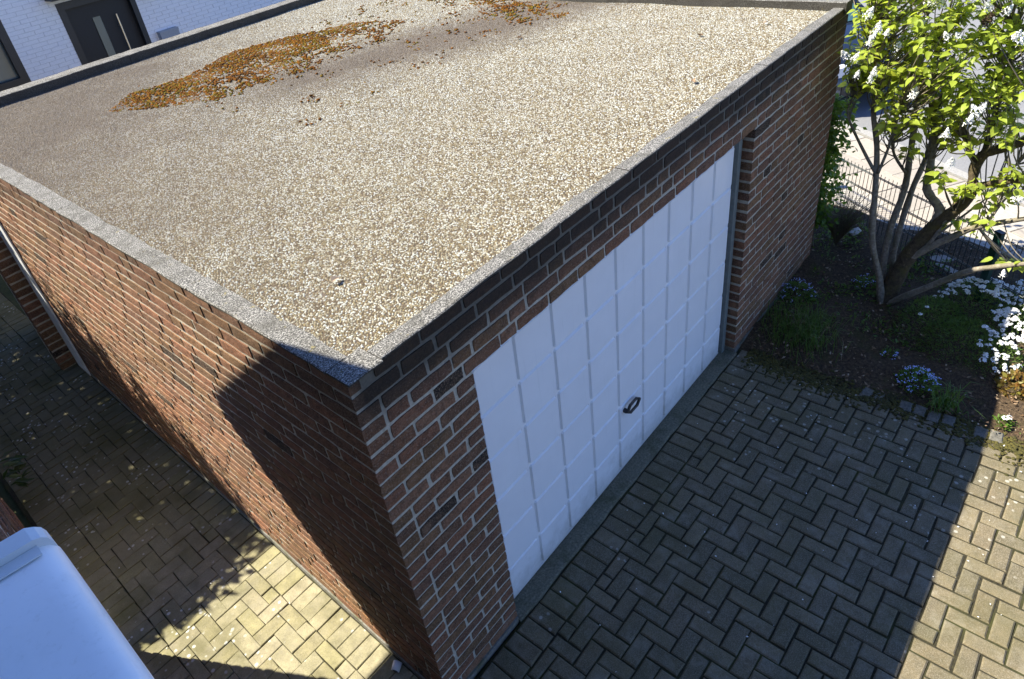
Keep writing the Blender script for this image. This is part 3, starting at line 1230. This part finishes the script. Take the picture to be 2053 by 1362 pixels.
# ------------------------------------------------------------------ mesh fence
fence = thing('mesh_fence', 'low dark green double-rod mesh fence along the pavement', 'fence')
FG = simple('dark green fence paint', (.012, .022, .018), .45, .5)
FH = .63
bar = MB()
bar.tube([(0, 0, -.03), (0, 0, FH + .03)], .0032, 5, 0.0)
barm = bar.mesh('bar', FG)
for a in np.arange(-.75, 3.6, .05):
    p = street(a, 0)
    piece('bar', barm, TR(p[0], p[1], rng.uniform(-.004, .004)), fence)
for z in (.03, .23, .43, .62):
    for b in (-.009, .009):
        m = MB()
        m.tube([street(-.8, b, z), street(3.6, b, z)], .0045, 5)
        m.build('rail', FG, fence)
PG = simple('dark green post paint', (.010, .045, .032), .4, .5)
for a in (-.8, 1.72, 3.6):
    m = MB()
    p = street(a, -.045)
    m.box((-.03, -.02, -.1), (.03, .02, FH + .06))
    o = m.build('post', PG, fence)
    o.location = p
    o.rotation_euler = (0, 0, SROT)
    m = MB()
    m.box((-.033, -.023, FH + .06), (.033, .023, FH + .072))
    m.build('post_cap', BLACK, o)

# ------------------------------------------------------------------ parked car
car = thing('parked_car', 'dark blue parked car in the street behind the lilac', 'car')
CARP = simple('dark blue car paint', (.007, .009, .013), .25, .6, 0, .05)
CARP.node_tree.nodes['Principled BSDF'].inputs['Coat Weight'].default_value = .6
WIND = simple('tinted car glass', (.05, .11, .115), .08, .7)
RUB = simple('tyre rubber', (.015, .015, .015), .8, .3)
RIM = simple('alloy rim', (.5, .5, .5), .35, .5, .9)
LAMPG = simple('lamp glass', (.6, .62, .65), .15, .6)
# side profile: length along +x from the nose, height; half width per station
st = [(0.0, .30, .50, .62), (.06, .24, .62, .76), (.25, .20, .72, .83), (.7, .19, .84, .86), (1.15, .19, .93, .87), (2.0, .19, .95, .88), (3.2, .19, .96, .88), (4.0, .22, .95, .84), (4.25, .32, .80, .74)]
v, f = [], []
for (x, z0, z1, hw) in st:
    v += [(x, -hw * .93, z0), (x, -hw, z0 + (z1 - z0) * .45), (x, -hw * .93, z1 - .03), (x, -hw * .6, z1), (x, 0, z1 + .02), (x, hw * .6, z1), (x, hw * .93, z1 - .03), (x, hw, z0 + (z1 - z0) * .45), (x, hw * .93, z0)]
for i in range(len(st) - 1):
    for k in range(8):
        f.append((i * 9 + k, i * 9 + k + 1, (i + 1) * 9 + k + 1, (i + 1) * 9 + k))
    f.append((i * 9 + 8, i * 9, (i + 1) * 9, (i + 1) * 9 + 8))
f += [tuple(range(8, -1, -1)), tuple((len(st) - 1) * 9 + k for k in range(9))]
m = MB()
m.add(v, f)
body = m.build('body', CARP, car, smooth=True)
body.data.set_sharp_from_angle(angle=math.radians(38))
cab = [(1.05, .93, .74), (1.75, 1.40, .58), (2.9, 1.42, .58), (3.75, .96, .72)]
v = []
for x, z, hw in cab:
    v += [(x, -hw, z), (x, hw, z)]
m = MB()
m.add([(1.75, -.58, 1.40), (1.75, .58, 1.40), (2.9, .58, 1.42), (2.9, -.58, 1.42), (1.8, -.56, 1.45), (1.8, .56, 1.45), (2.85, .56, 1.46), (2.85, -.56, 1.46)],
      [(4, 7, 6, 5), (0, 4, 5, 1), (1, 5, 6, 2), (2, 6, 7, 3), (3, 7, 4, 0)])
m.build('roof', CARP, car)
for nm, q4 in (('windscreen', [(1.08, -.72, .93), (1.08, .72, .93), (1.75, .56, 1.40), (1.75, -.56, 1.40)]),
               ('rear_window', [(3.72, .70, .95), (3.72, -.70, .95), (2.9, -.56, 1.42), (2.9, .56, 1.42)])):
    m = MB()
    m.add(q4 + [(a + (.02 if a < 2 else -.02), b, c - .02) for a, b, c in q4], [(0, 1, 2, 3), (7, 6, 5, 4), (0, 4, 5, 1), (1, 5, 6, 2), (2, 6, 7, 3), (3, 7, 4, 0)])
    m.build(nm, WIND, car)
for sg in (-1, 1):
    for (a0, a1) in ((1.2, 2.25), (2.32, 3.6)):
        q4 = [(a0, sg * .80, .95), (a1, sg * .80, .95), (min(a1, 2.95), sg * .60, 1.39), (max(a0 + .03, 1.78), sg * .60, 1.39)]
        m = MB()
        m.add(q4 + [(a, b - sg * .03, c) for a, b, c in q4], [(0, 1, 2, 3), (7, 6, 5, 4), (0, 4, 5, 1), (1, 5, 6, 2), (2, 6, 7, 3), (3, 7, 4, 0)])
        m.build('side_window', WIND, car)
    m = MB()
    m.add([(1.05, sg * .83, .92), (1.14, sg * .83, .92), (1.79, sg * .61, 1.42), (1.72, sg * .60, 1.42), (1.05, sg * .76, .92), (1.14, sg * .76, .92), (1.79, sg * .55, 1.42), (1.72, sg * .54, 1.42)],
          [(0, 1, 2, 3), (7, 6, 5, 4), (0, 4, 5, 1), (1, 5, 6, 2), (2, 6, 7, 3), (3, 7, 4, 0)])
    m.build('pillar', CARP, car)
    m = MB()
    m.box((.03, sg * .52 - .13, .56), (.16, sg * .52 + .13, .69))
    m.build('headlight', LAMPG, car)
    m = MB()
    m.tube([(.0, sg * .55, .36), (.06, sg * .55, .36)], .05, 12)
    m.build('fog_light', LAMPG, car)
    m = MB()
    m.box((1.22, sg * .98 - .07, .97), (1.32, sg * .98 + .07, 1.08))
    m.build('side_mirror', CARP, car)
    for xw in (.78, 3.35):
        m = MB()
        m.tube([(xw, sg * .70, .31), (xw, sg * .875, .31)], .31, 24)
        wh_ = m.build('wheel', RUB, car)
        m = MB()
        m.tube([(xw, sg * .876, .31), (xw, sg * .883, .31)], .2, 14)
        m.build('rim', RIM, wh_)
m = MB()
m.box((-.015, -.5, .30), (.05, .5, .44))
m.build('grille', BLACK, car)
car.location = (9.50, .73, -.05)
car.rotation_euler = (0, 0, SROT + math.pi)

# ------------------------------------------------------------------ lilac
lil = thing('lilac_tree', 'flowering white lilac tree with several twisted grey stems in the bed', 'tree', (0, 0, 0))
STEMS = [   # pixel path with the plane each point stands on, radii, bark
    ([(1772, 612, 4.95), (1800, 548, 4.97), (1840, 488, 5.0), (1880, 447, 5.02), (1912, 424, 5.04), (1946, 390, 5.05), (1951, 355, 5.08), (1957, 330, 5.1), (1975, 308, 5.08), (2007, 298, 5.05), (2060, 280, 5.0), (2110, 240, 5.0)],
     [.085, .068, .056, .05, .046, .04, .034, .038, .036, .036, .034, .028], 'B'),
    ([(1876, 446, 5.02), (1884, 420, 5.05), (1864, 391, 5.1), (1858, 372, 5.12), (1867, 322, 5.2), (1873, 264, 5.3), (1868, 190, 5.4), (1880, 90, 5.5)], [.042, .036, .032, .03, .028, .026, .02, .012], 'L'),
    ([(1770, 600, 4.9), (1763, 556, 4.88), (1748, 479, 4.85), (1755, 380, 4.9), (1758, 294, 5.0), (1751, 225, 5.05), (1757, 150, 5.1), (1745, 60, 5.2)], [.036, .028, .026, .024, .022, .02, .013, .008], 'L'),
    ([(1772, 600, 4.98), (1771, 533, 5.0), (1786, 456, 5.1), (1812, 385, 5.2), (1823, 323, 5.3), (1836, 229, 5.4), (1845, 120, 5.5), (1860, 30, 5.6)], [.032, .027, .026, .026, .025, .022, .014, .01], 'L'),
    ([(1785, 600, 5.0), (1792, 506, 5.1), (1826, 388, 5.3), (1853, 325, 5.45), (1880, 240, 5.6), (1905, 120, 5.7)], [.03, .024, .024, .021, .016, .008], 'L'),
    ([(1790, 560, 4.95), (1815, 525, 4.96), (1855, 500, 4.97), (1905, 477, 4.97), (1960, 455, 4.96), (2060, 438, 4.9)], [.034, .032, .03, .026, .024, .018], 'L'),
    ([(1775, 612, 4.92), (1790, 604, 4.9), (1862, 575, 4.86), (1939, 545, 4.82), (2000, 535, 4.8), (2070, 528, 4.75)], [.03, .027, .024, .022, .02, .014], 'L'),
    ([(1957, 330, 5.1), (1943, 300, 5.12), (1935, 272, 5.2), (1920, 262, 5.25)], [.026, .022, .018, .014], 'B'),
    ([(1975, 308, 5.08), (1988, 262, 5.2), (1998, 220, 5.3), (2020, 150, 5.4), (2040, 60, 5.5)], [.026, .022, .016, .013, .008], 'B'),
    ([(1951, 375, 5.05), (1985, 368, 5.0), (2045, 362, 4.95), (2100, 350, 4.9)], [.026, .02, .018, .012], 'B'),
    ([(1758, 352, 4.92), (1735, 310, 4.95), (1706, 250, 5.0), (1700, 222, 5.02), (1712, 190, 5.1)], [.014, .012, .010, .008, .005], 'L'),
    ([(1760, 348, 4.92), (1780, 300, 4.95), (1797, 250, 5.0), (1802, 215, 5.05)], [.013, .011, .009, .006], 'L'),
    ([(1818, 350, 5.25), (1795, 315, 5.2), (1790, 290, 5.2), (1798, 275, 5.2)], [.013, .011, .009, .006], 'L'),
    ([(1853, 325, 5.45), (1870, 290, 5.4), (1900, 200, 5.5), (1930, 110, 5.6)], [.015, .013, .01, .006], 'L'),
    ([(1855, 502, 4.97), (1900, 440, 5.0), (1960, 385, 5.05), (2040, 330, 5.1)], [.014, .012, .01, .007], 'L'),
    ([(1835, 505, 5.2), (1880, 470, 5.3), (1935, 430, 5.4), (1975, 400, 5.4)], [.012, .011, .009, .006], 'L'),
    ([(1985, 440, 4.95), (2015, 400, 5.0), (2050, 380, 5.0)], [.01, .008, .006], 'L'),
]
stem_pts = []


def smooth_path(pts, rad, sub=4):
    pts = np.array(pts)
    rad = np.array(rad)
    n = len(pts)
    out, ro = [], []
    for i in range(n - 1):
        p0, p1, p2, p3 = pts[max(i - 1, 0)], pts[i], pts[i + 1], pts[min(i + 2, n - 1)]
        for k in range(sub):
            t = k / sub
            out.append(.5 * (2 * p1 + (p2 - p0) * t + (2 * p0 - 5 * p1 + 4 * p2 - p3) * t * t + (3 * p1 - p0 - 3 * p2 + p3) * t ** 3))
            ro.append((rad[i] * (1 - t) + rad[i + 1] * t) * rng.uniform(.92, 1.1))
    out.append(pts[-1])
    ro.append(rad[-1])
    return out, ro


for k, (path, rad, bk_) in enumerate(STEMS):
    pts = [at(*p) for p in path]
    if path[0][1] > 595:
        pts[0][2] = -.02
    P_, R_ = smooth_path(pts, rad)
    m = MB()
    m.tube(P_, R_, 8)
    m.build('trunk' if k == 0 else 'stem' if k < 7 else 'branch', BARKD if bk_ == 'B' else BARK, lil, smooth=True)
    stem_pts += [p for p, r in zip(P_, R_) if r < .03 and p[2] > .9]
stem_arr = np.array(stem_pts)

# clusters of twigs: patches of the crown, in the photograph's pixels, with weights
PATCH = [((1735, 60), 45, 60, 20), ((1730, 140), 40, 45, 24), ((1800, 40), 70, 40, 26), ((1850, 110), 70, 55, 34), ((1790, 165), 60, 45, 22),
         ((1940, 50), 60, 50, 32), ((1900, 160), 60, 45, 30), ((1965, 150), 55, 40, 18), ((2030, 160), 40, 45, 22), ((2020, 60), 45, 40, 14), ((1990, 225), 60, 25, 12),
         ((1850, 235), 60, 26, 14), ((1900, 215), 60, 30, 14), ((1790, 240), 30, 16, 5), ((1925, 275), 40, 22, 8), ((2000, 260), 45, 35, 8), ((1975, 380), 60, 30, 7),
         ((2030, 350), 30, 25, 6), ((1830, 290), 20, 15, 3), ((1960, 440), 50, 18, 5), ((2035, 525), 25, 16, 4), ((1880, 345), 25, 18, 3),
         ((1850, -60), 130, 60, 40), ((1990, -50), 90, 60, 26), ((2110, 80), 60, 110, 34), ((2120, 300), 60, 70, 14), ((1740, -30), 40, 40, 12)]
LV = []
for k in range(6):
    LV.append(leaf_shape(.1, .054 + .006 * (k % 3), .14 + .14 * k / 5, .08 + .08 * (k % 2)))
leaf_me = []
for v, f in LV:
    m = MB()
    m.add(v, f, 0.0)
    leaf_me.append(m.mesh('leaf', LILAC, True))
twigs = MB()
leaves = []      # (matrix 4x4, variant)
tips = []
for (cx, cy), rx, ry, cnt in PATCH:
    for _ in range(int(cnt * 1.85)):
        a, r = rng.uniform(0, 6.28), rng.random() ** .5
        px, py = cx + rx * r * math.cos(a), cy + ry * r * math.sin(a)
        dep = 5.2 + rng.gauss(0, .22) if py < 280 else 5.0 + rng.gauss(0, .14)
        dep = max(dep, 4.75)
        tip = at(px, py, dep)
        if tip[0] < LX + .08 and tip[1] > -.12 or (tip[0] < LX + .1 and tip[1] > -.05):
            tip[1] = -.15 - rng.random() * .2
        tips.append(tip)
        near = stem_arr[np.argmin(np.linalg.norm(stem_arr - (tip - np.array([0, 0, .25])), axis=1))]
        mid = (tip + near) / 2 + np.array([rng.gauss(0, .03), rng.gauss(0, .03), -.03])
        P_, R_ = smooth_path([near, mid, tip], [.006, .0045, .0022], 3)
        twigs.tube(P_, R_, 4, cap=False)
        d0 = tip - mid
        d0 = d0 / (np.linalg.norm(d0) + 1e-6) + np.array([0, 0, .5])
        d0 /= np.linalg.norm(d0)
        npair = rng.choice((2, 3, 3, 4))
        for q_ in range(npair):
            base = tip - d0 * (.035 * q_) + np.array([0, 0, .0])
            az = rng.uniform(0, 6.28) if q_ == 0 else az + math.pi / 2 + rng.gauss(0, .3)
            for sd in (0, math.pi):
                if rng.random() < .1:
                    continue
                b = az + sd + rng.gauss(0, .25)
                dr = np.array([math.cos(b), math.sin(b), rng.uniform(-.6, .25)])
                Rm = orient(dr, roll=rng.gauss(0, .35))
                s_ = rng.uniform(.55, 1.0) * (.7 if q_ == 0 else 1)
                M = np.eye(4)
                M[:3, :3] = Rm * s_
                M[:3, 3] = base + dr / np.linalg.norm(dr) * .012
                leaves.append((M, rng.randrange(6)))
twigs.build('twig', TWIG, lil, kind='stuff')
sc = []
for M, k in leaves:
    v = xf(M, LV[k][0])
    sc.append((area([v[0], v[7], v[5], v[11]]) if True else 0, M, k))
sc.sort(key=lambda t: -t[0])
fol = MB()
for n, (a, M, k) in enumerate(sc):
    if n < 300:
        piece('leaf', leaf_me[k], Matrix(M.tolist()), lil)
    else:
        fol.add(xf(M, LV[k][0]), LV[k][1])
fol.build('foliage', LILAC, lil, smooth=True, kind='stuff')


def panicle(seed, Lp=.105, Wp=.058):
    q = random.Random(seed)
    m = MB()
    for i in range(110):
        t = q.random() ** .8
        rr_ = Wp * (1 - t) ** .7 * (.5 + .5 * q.random())
        a = q.uniform(0, 6.28)
        c = np.array([rr_ * math.cos(a), rr_ * math.sin(a), t * Lp])
        d = np.array([math.cos(a), math.sin(a), q.uniform(-.2, .9)])
        R = orient(d, roll=q.uniform(0, 3))
        s_ = q.uniform(.006, .0095)
        v = np.array([(.002, s_, 0), (0, 0, s_), (.002, -s_, 0), (0, 0, -s_)])
        m.add(v @ R.T + c, [(0, 1, 2, 3)])
    m.tube([(0, 0, -.03), (0, 0, Lp)], .002, 4)
    return m.mesh('flower_cluster', PETAL)


PAN = [panicle(k) for k in range(5)]
for k, (px, py, dp_) in enumerate([(1738, 28, 5.1), (1745, 72, 5.0), (1757, 60, 5.0), (1775, 65, 5.1), (1742, 85, 5.0), (1696, 108, 5.02), (1710, 118, 5.05), (1715, 150, 5.02), (1745, 158, 5.0),
                                   (1750, 145, 5.0), (1830, 50, 5.2), (1840, 43, 5.2), (1800, 90, 5.2), (1900, 72, 5.1), (1922, 70, 5.1), (2041, 80, 5.0), (2035, 70, 5.0), (1823, 190, 5.1),
                                   (1832, 178, 5.1), (1895, 270, 5.1), (1960, 222, 5.0), (1966, 215, 5.0), (1940, 245, 5.1), (1860, 5, 5.3), (1885, 10, 5.3), (2015, 20, 5.2), (1905, 325, 5.1), (2035, 395, 4.9), (2010, 548, 4.8), (1985, 12, 5.3)]):
    p = at(px, py + 8, dp_ - .28)
    q = random.Random(k)
    s_ = q.uniform(.5, .85)
    piece('flower_cluster', PAN[k % 5], Matrix.Translation(p) @ Euler((q.gauss(0, .35), q.gauss(0, .35), q.uniform(0, 6))).to_matrix().to_4x4() @ Matrix.Diagonal((s_, s_, s_, 1)), lil)
for k, (px, py, dp_) in enumerate([(1972, 52, 5.1), (1965, 62, 5.1), (1960, 118, 5.2), (1700, 335, 5.0)][:3]):
    m = MB()
    for i in range(40):
        a = rng.uniform(0, 6.28)
        t = rng.random() * .12
        m.tube([(0, 0, t), (.03 * math.cos(a), .03 * math.sin(a), t + .02)], [.0015, .003], 4)
    o = m.build('seed_head', simple('dry seed head', (.10, .065, .05), .9, .2), lil)
    o.location = at(px, py, dp_)
    o.rotation_euler = (.3, .4 * k - .3, 0)


# ------------------------------------------------------------------ bed plants
def mound(m, c, rx, ry, hz, n, L, W, mat_up=.6):
    for _ in range(n):
        a, r = rng.uniform(0, 6.28), rng.random() ** .5
        x, y = rx * r * math.cos(a), ry * r * math.sin(a)
        z = hz * (1 - r * r) * rng.uniform(.45, 1)
        d = np.array([x / rx * .8 + rng.gauss(0, .5), y / ry * .8 + rng.gauss(0, .5), rng.uniform(.1, 1.2) * mat_up])
        R = orient(d, roll=rng.uniform(0, 6.28))
        s_ = rng.uniform(.6, 1.2)
        v, f = small_leaf(L * s_, W * s_)
        m.add(v @ R.T + np.array([c[0] + x, c[1] + y, c[2] + z]), f)


def blades(m, c, n, spread, Lo, Hi, W, lean=.8):
    for _ in range(n):
        a = rng.uniform(0, 6.28)
        L = rng.uniform(Lo, Hi)
        ln = rng.uniform(.2, lean)
        b = np.array([c[0] + rng.gauss(0, spread), c[1] + rng.gauss(0, spread), c[2]])
        dx, dy = math.cos(a) * ln, math.sin(a) * ln
        sx, sy = -math.sin(a) * W / 2, math.cos(a) * W / 2
        mid = b + np.array([dx * L * .4, dy * L * .4, L * .7])
        tip = b + np.array([dx * L, dy * L, L * (.95 - .5 * ln)])
        m.add([b + (sx, sy, 0), b - (sx, sy, 0), mid - (sx * .8, sy * .8, 0), mid + (sx * .8, sy * .8, 0), tip], [(0, 1, 2, 3), (3, 2, 4)])


def dome(seed, r=.016):
    q = random.Random(seed)
    m = MB()
    for i in range(24):
        a, rr_ = q.uniform(0, 6.28), r * q.random() ** .5
        c = np.array([rr_ * math.cos(a), rr_ * math.sin(a), .013 * (1 - (rr_ / r) ** 2)])
        R = orient((math.cos(a) * .8 + q.gauss(0, .3), math.sin(a) * .8 + q.gauss(0, .3), 1), up=(1, 0, 0), roll=q.uniform(0, 3))
        s_ = .0058
        m.add(np.array([(0, s_, 0), (.001, 0, s_), (0, -s_, 0), (.001, 0, -s_)]) @ R.T + c, [(0, 1, 2, 3)])
    m.tube([(0, 0, -.012), (0, 0, .002)], .0012, 3)
    return m


# candytuft cushion
ib = thing('candytuft', 'wide dark green cushion plant with white flower heads by the fence', 'plant', (4.85, -1.5, 0))
m = MB()
for c, rx, ry, hz, n in (((-.05, .32, .0), .42, .26, .2, 2300), ((-.22, .05, 0), .38, .3, .2, 2000), ((.35, .05, .0), .45, .35, .24, 3200), ((.1, -.35, 0), .5, .42, .22, 1700), ((.6, -.5, 0), .5, .5, .24, 1300), ((-.32, -.16, 0), .3, .22, .2, 1200)):
    mound(m, c, rx, ry, hz, n, .035, .007, 1)
m.build('foliage', BEDL, ib, kind='stuff')
HD = [dome(k).mesh('flower_head', PETAL) for k in range(4)]
nh = 0
while nh < 298:
    x, y = rng.uniform(-.55, 1.0), rng.uniform(-.9, .55)
    best = 0
    for c, rx, ry, hz in (((-.05, .32), .42, .26, .2), ((-.22, .05), .38, .3, .2), ((.35, .05), .45, .35, .24), ((.1, -.35), .5, .42, .22), ((.6, -.5), .5, .5, .24), ((-.32, -.16), .3, .22, .2)):
        q2 = ((x - c[0]) / rx) ** 2 + ((y - c[1]) / ry) ** 2
        if q2 < 1:
            best = max(best, hz * (1 - q2))
    if best < .03:
        continue
    # most of the blooms stand on the far and right-hand side
    dens = .035 + (.95 if (x > .26 and y < .38) or y < -.03 - .1 * rng.random() else 0)
    if rng.random() > dens:
        continue
    pp = proj((4.85 + x, -1.5 + y, best))
    if pp is None or pp[0] > 2085:
        continue
    s_ = rng.uniform(.75, 1.45)
    piece('flower_head', rng.choice(HD), Matrix.Translation((x, y, best + .012)) @ Euler((rng.gauss(0, .25), rng.gauss(0, .25), rng.uniform(0, 6))).to_matrix().to_4x4() @ Matrix.Diagonal((s_, s_, s_, 1)), ib)
    nh += 1


def blue_plant(loc, r, hz, nl, nf, label, mat=BEDL):
    t = thing('forget_me_not', label, 'flower', loc)
    m = MB()
    mound(m, (0, 0, 0), r, r, hz, nl, .045, .014, .9)
    m.build('foliage', mat, t, kind='stuff')
    fl_ = MB()
    for _ in range(nf):
        a, q = rng.uniform(0, 6.28), r * 1.05 * rng.random() ** .5
        c0 = np.array([q * math.cos(a), q * math.sin(a), hz * (1 - .6 * (q / r) ** 2) + rng.uniform(.0, .03)])
        for _k in range(rng.randrange(3, 6)):
            c = c0 + np.array([rng.gauss(0, .008), rng.gauss(0, .008), rng.gauss(0, .004)])
            s_ = rng.uniform(.004, .0065)
            b = rng.uniform(0, 1.5)
            fl_.add([c + (s_ * math.cos(b + k * 1.571), s_ * math.sin(b + k * 1.571), .002 * (k % 2)) for k in range(4)], [(0, 1, 2, 3)])
    fl_.build('blossoms', BLUEP, t, kind='stuff')
    return t


blue_plant((3.98, -1.29, .01), .14, .11, 420, 60, 'bright blue forget-me-not clump at the edge of the driveway', LIMEL)
blue_plant((4.66, -.12, .01), .17, .13, 300, 34, 'blue forget-me-not growing against the foot of the garage wall')
blue_plant((4.2, -1.03, .01), .06, .05, 60, 10, 'tiny blue forget-me-not alone in the bare soil')
blue_plant((5.1, -.56, .01), .09, .08, 90, 14, 'small blue forget-me-not clump behind the lilac trunk')

gt = MB()
blades(gt, (3.83, -1.5, 0), 90, .05, .1, .26, .007, 1.1)
o = gt.build('grass_tuft', GRASSM)
tag(o, 'loose tuft of long green grass beside the blue flowers', 'grass')
lav = thing('lavender_bush', 'dark grey green bushy herb at the foot of the garage wall', 'bush', (4.15, -.35, 0))
m = MB()
blades(m, (0, 0, 0), 700, .14, .12, .24, .005, .8)
m.build('foliage', BEDL, lav, kind='stuff')
m = MB()
blades(m, (0, 0, .0), 40, .13, .2, .3, .003, .9)
m.build('dry_stalks', LITTER, lav, kind='stuff')
pr = thing('primrose', 'small white flowering plant in the sunlit gravel edge of the bed', 'flower', (3.85, -1.86, .02))
m = MB()
mound(m, (0, 0, 0), .05, .05, .04, 90, .035, .014)
m.build('foliage', LIMEL, pr, kind='stuff')
for dx, dy in ((0, 0), (.02, -.022)):
    o = piece('flower_head', HD[0], TR(dx, dy, .055, 0, 1.1, 1.1, 1.1), pr)
hc = thing('coral_bells', 'orange and lime leaved plant in the sun at the edge of the bed', 'plant', (4.28, -1.86, .02))
m = MB()
mound(m, (0, 0, 0), .14, .12, .12, 260, .045, .03, .8)
m.build('foliage', leaf_mat('orange leaf', (.22, .10, .03), (.20, .19, .04), (.4, .22, .04), .3), hc, kind='stuff')
# low green cover, litter, moss
gc = MB()
for _ in range(90):
    x, y = rng.uniform(4.3, 6.1), rng.uniform(-1.1, .1)
    mound(gc, (x, y, .01), .09, .09, rng.uniform(.03, .09), 26, .04, .016)
for _ in range(40):
    x, y = rng.uniform(3.75, 4.2), rng.uniform(-3.2, -1.9)
    mound(gc, (x, y, .01), .06, .06, .03, 14, .025, .012)
o = gc.build('ground_cover', BEDL)
o['kind'] = 'stuff'
lt = MB()
for _ in range(3800):
    x, y = 3.72 + 2.6 * rng.random() ** 1.2, rng.uniform(-3.4, .2)
    if y > -.02 and x < LX + .05:
        continue
    s_ = rng.uniform(.008, .026)
    v, f = small_leaf(s_ * 1.5, s_ * .8, rng.uniform(-.4, .4))
    R = orient((rng.gauss(0, 1), rng.gauss(0, 1), rng.gauss(0, .25)), roll=rng.gauss(0, .5))
    lt.add(v @ R.T + np.array([x, y, .035 + .025 * rng.random()]), f)
o = lt.build('leaf_litter', LITTER)
o['kind'] = 'stuff'
em = MB()
for _ in range(2600):
    y = rng.uniform(-2.6, -.1)
    off = abs(rng.gauss(0, .05))
    x = 3.70 + rng.gauss(0, .06) - (.1 if y > -1.0 else 0) * rng.random() - (off if y < -1.7 else 0)
    s_ = rng.uniform(.004, .012)
    jit = 1 + nrg.uniform(-.3, .3, (12, 1))
    em.add(iv * jit * np.array([s_ * 1.4, s_ * 1.4, s_ * .6]) + np.array([x, y, .0]), if_)
o = em.build('edge_moss', grain('edge moss', [(.3, (.03, .03, .010)), (.7, (.10, .085, .02))], 20, big=(.035, .03, .014), bigscale=4), smooth=True)
o['kind'] = 'stuff'
# petals and bits fallen on the paving
pt = MB()
for _ in range(120):
    if rng.random() < .75:
        x, y = rng.uniform(.6, 3.7), rng.uniform(-2.6, -.1)
    else:
        x, y = rng.uniform(-.95, -.05), rng.uniform(.5, 6)
    s_ = rng.uniform(.003, .008)
    v, f = small_leaf(s_ * 2, s_ * 1.2, .3)
    R = orient((rng.gauss(0, 1), rng.gauss(0, 1), rng.gauss(0, .3)))
    pt.add(v @ R.T + np.array([x, y, .008]), f)
o = pt.build('fallen_petals', PETAL)
o['kind'] = 'stuff'
m = MB()
jit = 1 + nrg.uniform(-.25, .25, (12, 1))
m.add(iv * jit * np.array([.075, .05, .03]), if_)
o = m.build('pale_stone', simple('pale stone', (.42, .38, .33), .9, .2))
o.location = (5.95, -.22, .06)
tag(o, 'pale flat stone lying in the bed near the fence', 'stone')

# fresh green climber at the far corner of the garage and the bare shrub under it
cl = thing('climbing_shrub', 'bright green leafy climber at the far right corner of the garage', 'shrub', (5.52, .1, 0))
m = MB()
for _ in range(2600):
    z = rng.uniform(.3, 1.6)
    x, y = rng.gauss(0, .075), rng.gauss(.0, .10)
    d = np.array([rng.gauss(0, 1), rng.gauss(-.3, 1), rng.gauss(-.4, .5)])
    v, f = small_leaf(rng.uniform(.045, .07), rng.uniform(.028, .042))
    m.add(v @ orient(d, roll=rng.gauss(0, .6)).T + np.array([x, y, z]), f)
m.build('foliage', LIMEL, cl, kind='stuff')
for k in range(4):
    m = MB()
    m.tube([(rng.gauss(0, .04), rng.gauss(0, .05), 0), (rng.gauss(0, .06), rng.gauss(0, .08), .8), (rng.gauss(0, .06), rng.gauss(0, .08), 1.5)], [.012, .008, .003], 5)
    m.build('stem', TWIG, cl)
ts = thing('bare_shrub', 'dark twiggy half-bare shrub between garage corner and fence', 'shrub', (5.72, -.12, 0))
m = MB()
for _ in range(420):
    a = rng.uniform(0, 6.28)
    L = rng.uniform(.25, .62)
    dx, dy = math.cos(a) * rng.uniform(.1, .8), math.sin(a) * rng.uniform(.1, .8)
    p1 = np.array([dx * L * .4, dy * L * .4, L * .6])
    p2 = np.array([dx * L * .9 + rng.gauss(0, .03), dy * L * .9 + rng.gauss(0, .03), L * .95])
    m.tube([(0, 0, 0), p1, p2], [.003, .002, .001], 3, cap=False)
m.build('twigs', TWIG, ts, kind='stuff')
m = MB()
mound(m, (0, 0, .1), .3, .3, .4, 500, .03, .012)
m.build('foliage', BEDL, ts, kind='stuff')

# ------------------------------------------------------------------ evergreen shrub beside the passage (shades the path)
sh = thing('evergreen_shrub', 'large dark evergreen shrub overhanging the left side of the passage', 'shrub', (-1.4, 4.5, 0))
TOPS = [(2.85, .7), (3.05, 1.5), (3.3, 2.1), (3.75, 2.5), (4.1, 2.9), (4.5, 3.5), (5.1, 3.8), (6.13, 4.0), (7.2, 4.35), (8.4, 4.5), (10, 4.4), (10.8, 2.8)]
ty, tz = [a for a, _ in TOPS], [b for _, b in TOPS]
m = MB()
n = 0
while n < 36000:
    y = rng.uniform(2.85, 10.8)
    top = np.interp(y, ty, tz) + .14 * math.sin(y * 9) + .08 * math.sin(y * 23)
    z = rng.uniform(.1, max(top, .2))
    x = -1.62 + rng.gauss(0, .15)
    if x > -1.2:
        continue
    n += 1
    d = np.array([rng.gauss(.3, 1), rng.gauss(0, 1), rng.gauss(-.2, .6)])
    s_ = rng.uniform(.09, .16)
    v, f = small_leaf(s_, s_ * .42, .2)
    m.add(v @ orient(d, roll=rng.gauss(0, .7)).T + np.array([x + 1.4, y - 4.5, z]), f)
m.build('foliage', SHRUBL, sh, kind='stuff')
m = MB()
for k in range(34):
    c = np.array([.38 + rng.gauss(0, .04), -.75 + rng.gauss(0, .10), .42 + rng.gauss(0, .10)])
    d = np.array([rng.gauss(.7, .5), rng.gauss(0, .7), rng.gauss(-.1, .3)])
    v, f = small_leaf(rng.uniform(.09, .13), .04, .25)
    m.add(v @ orient(d, roll=rng.gauss(0, .4)).T + c, f)
m.build('low_leaves', SHRUBL, sh, kind='stuff')
for k in range(9):
    y = rng.uniform(.2, 4.8)
    m = MB()
    m.tube([(-.1, y, 0), (-.1 + rng.gauss(0, .1), y + rng.gauss(0, .2), 1.2), (-.1 + rng.gauss(0, .1), y + rng.gauss(0, .3), 2.4)], [.04, .03, .012], 6)
    m.build('stem', BARKD, sh)
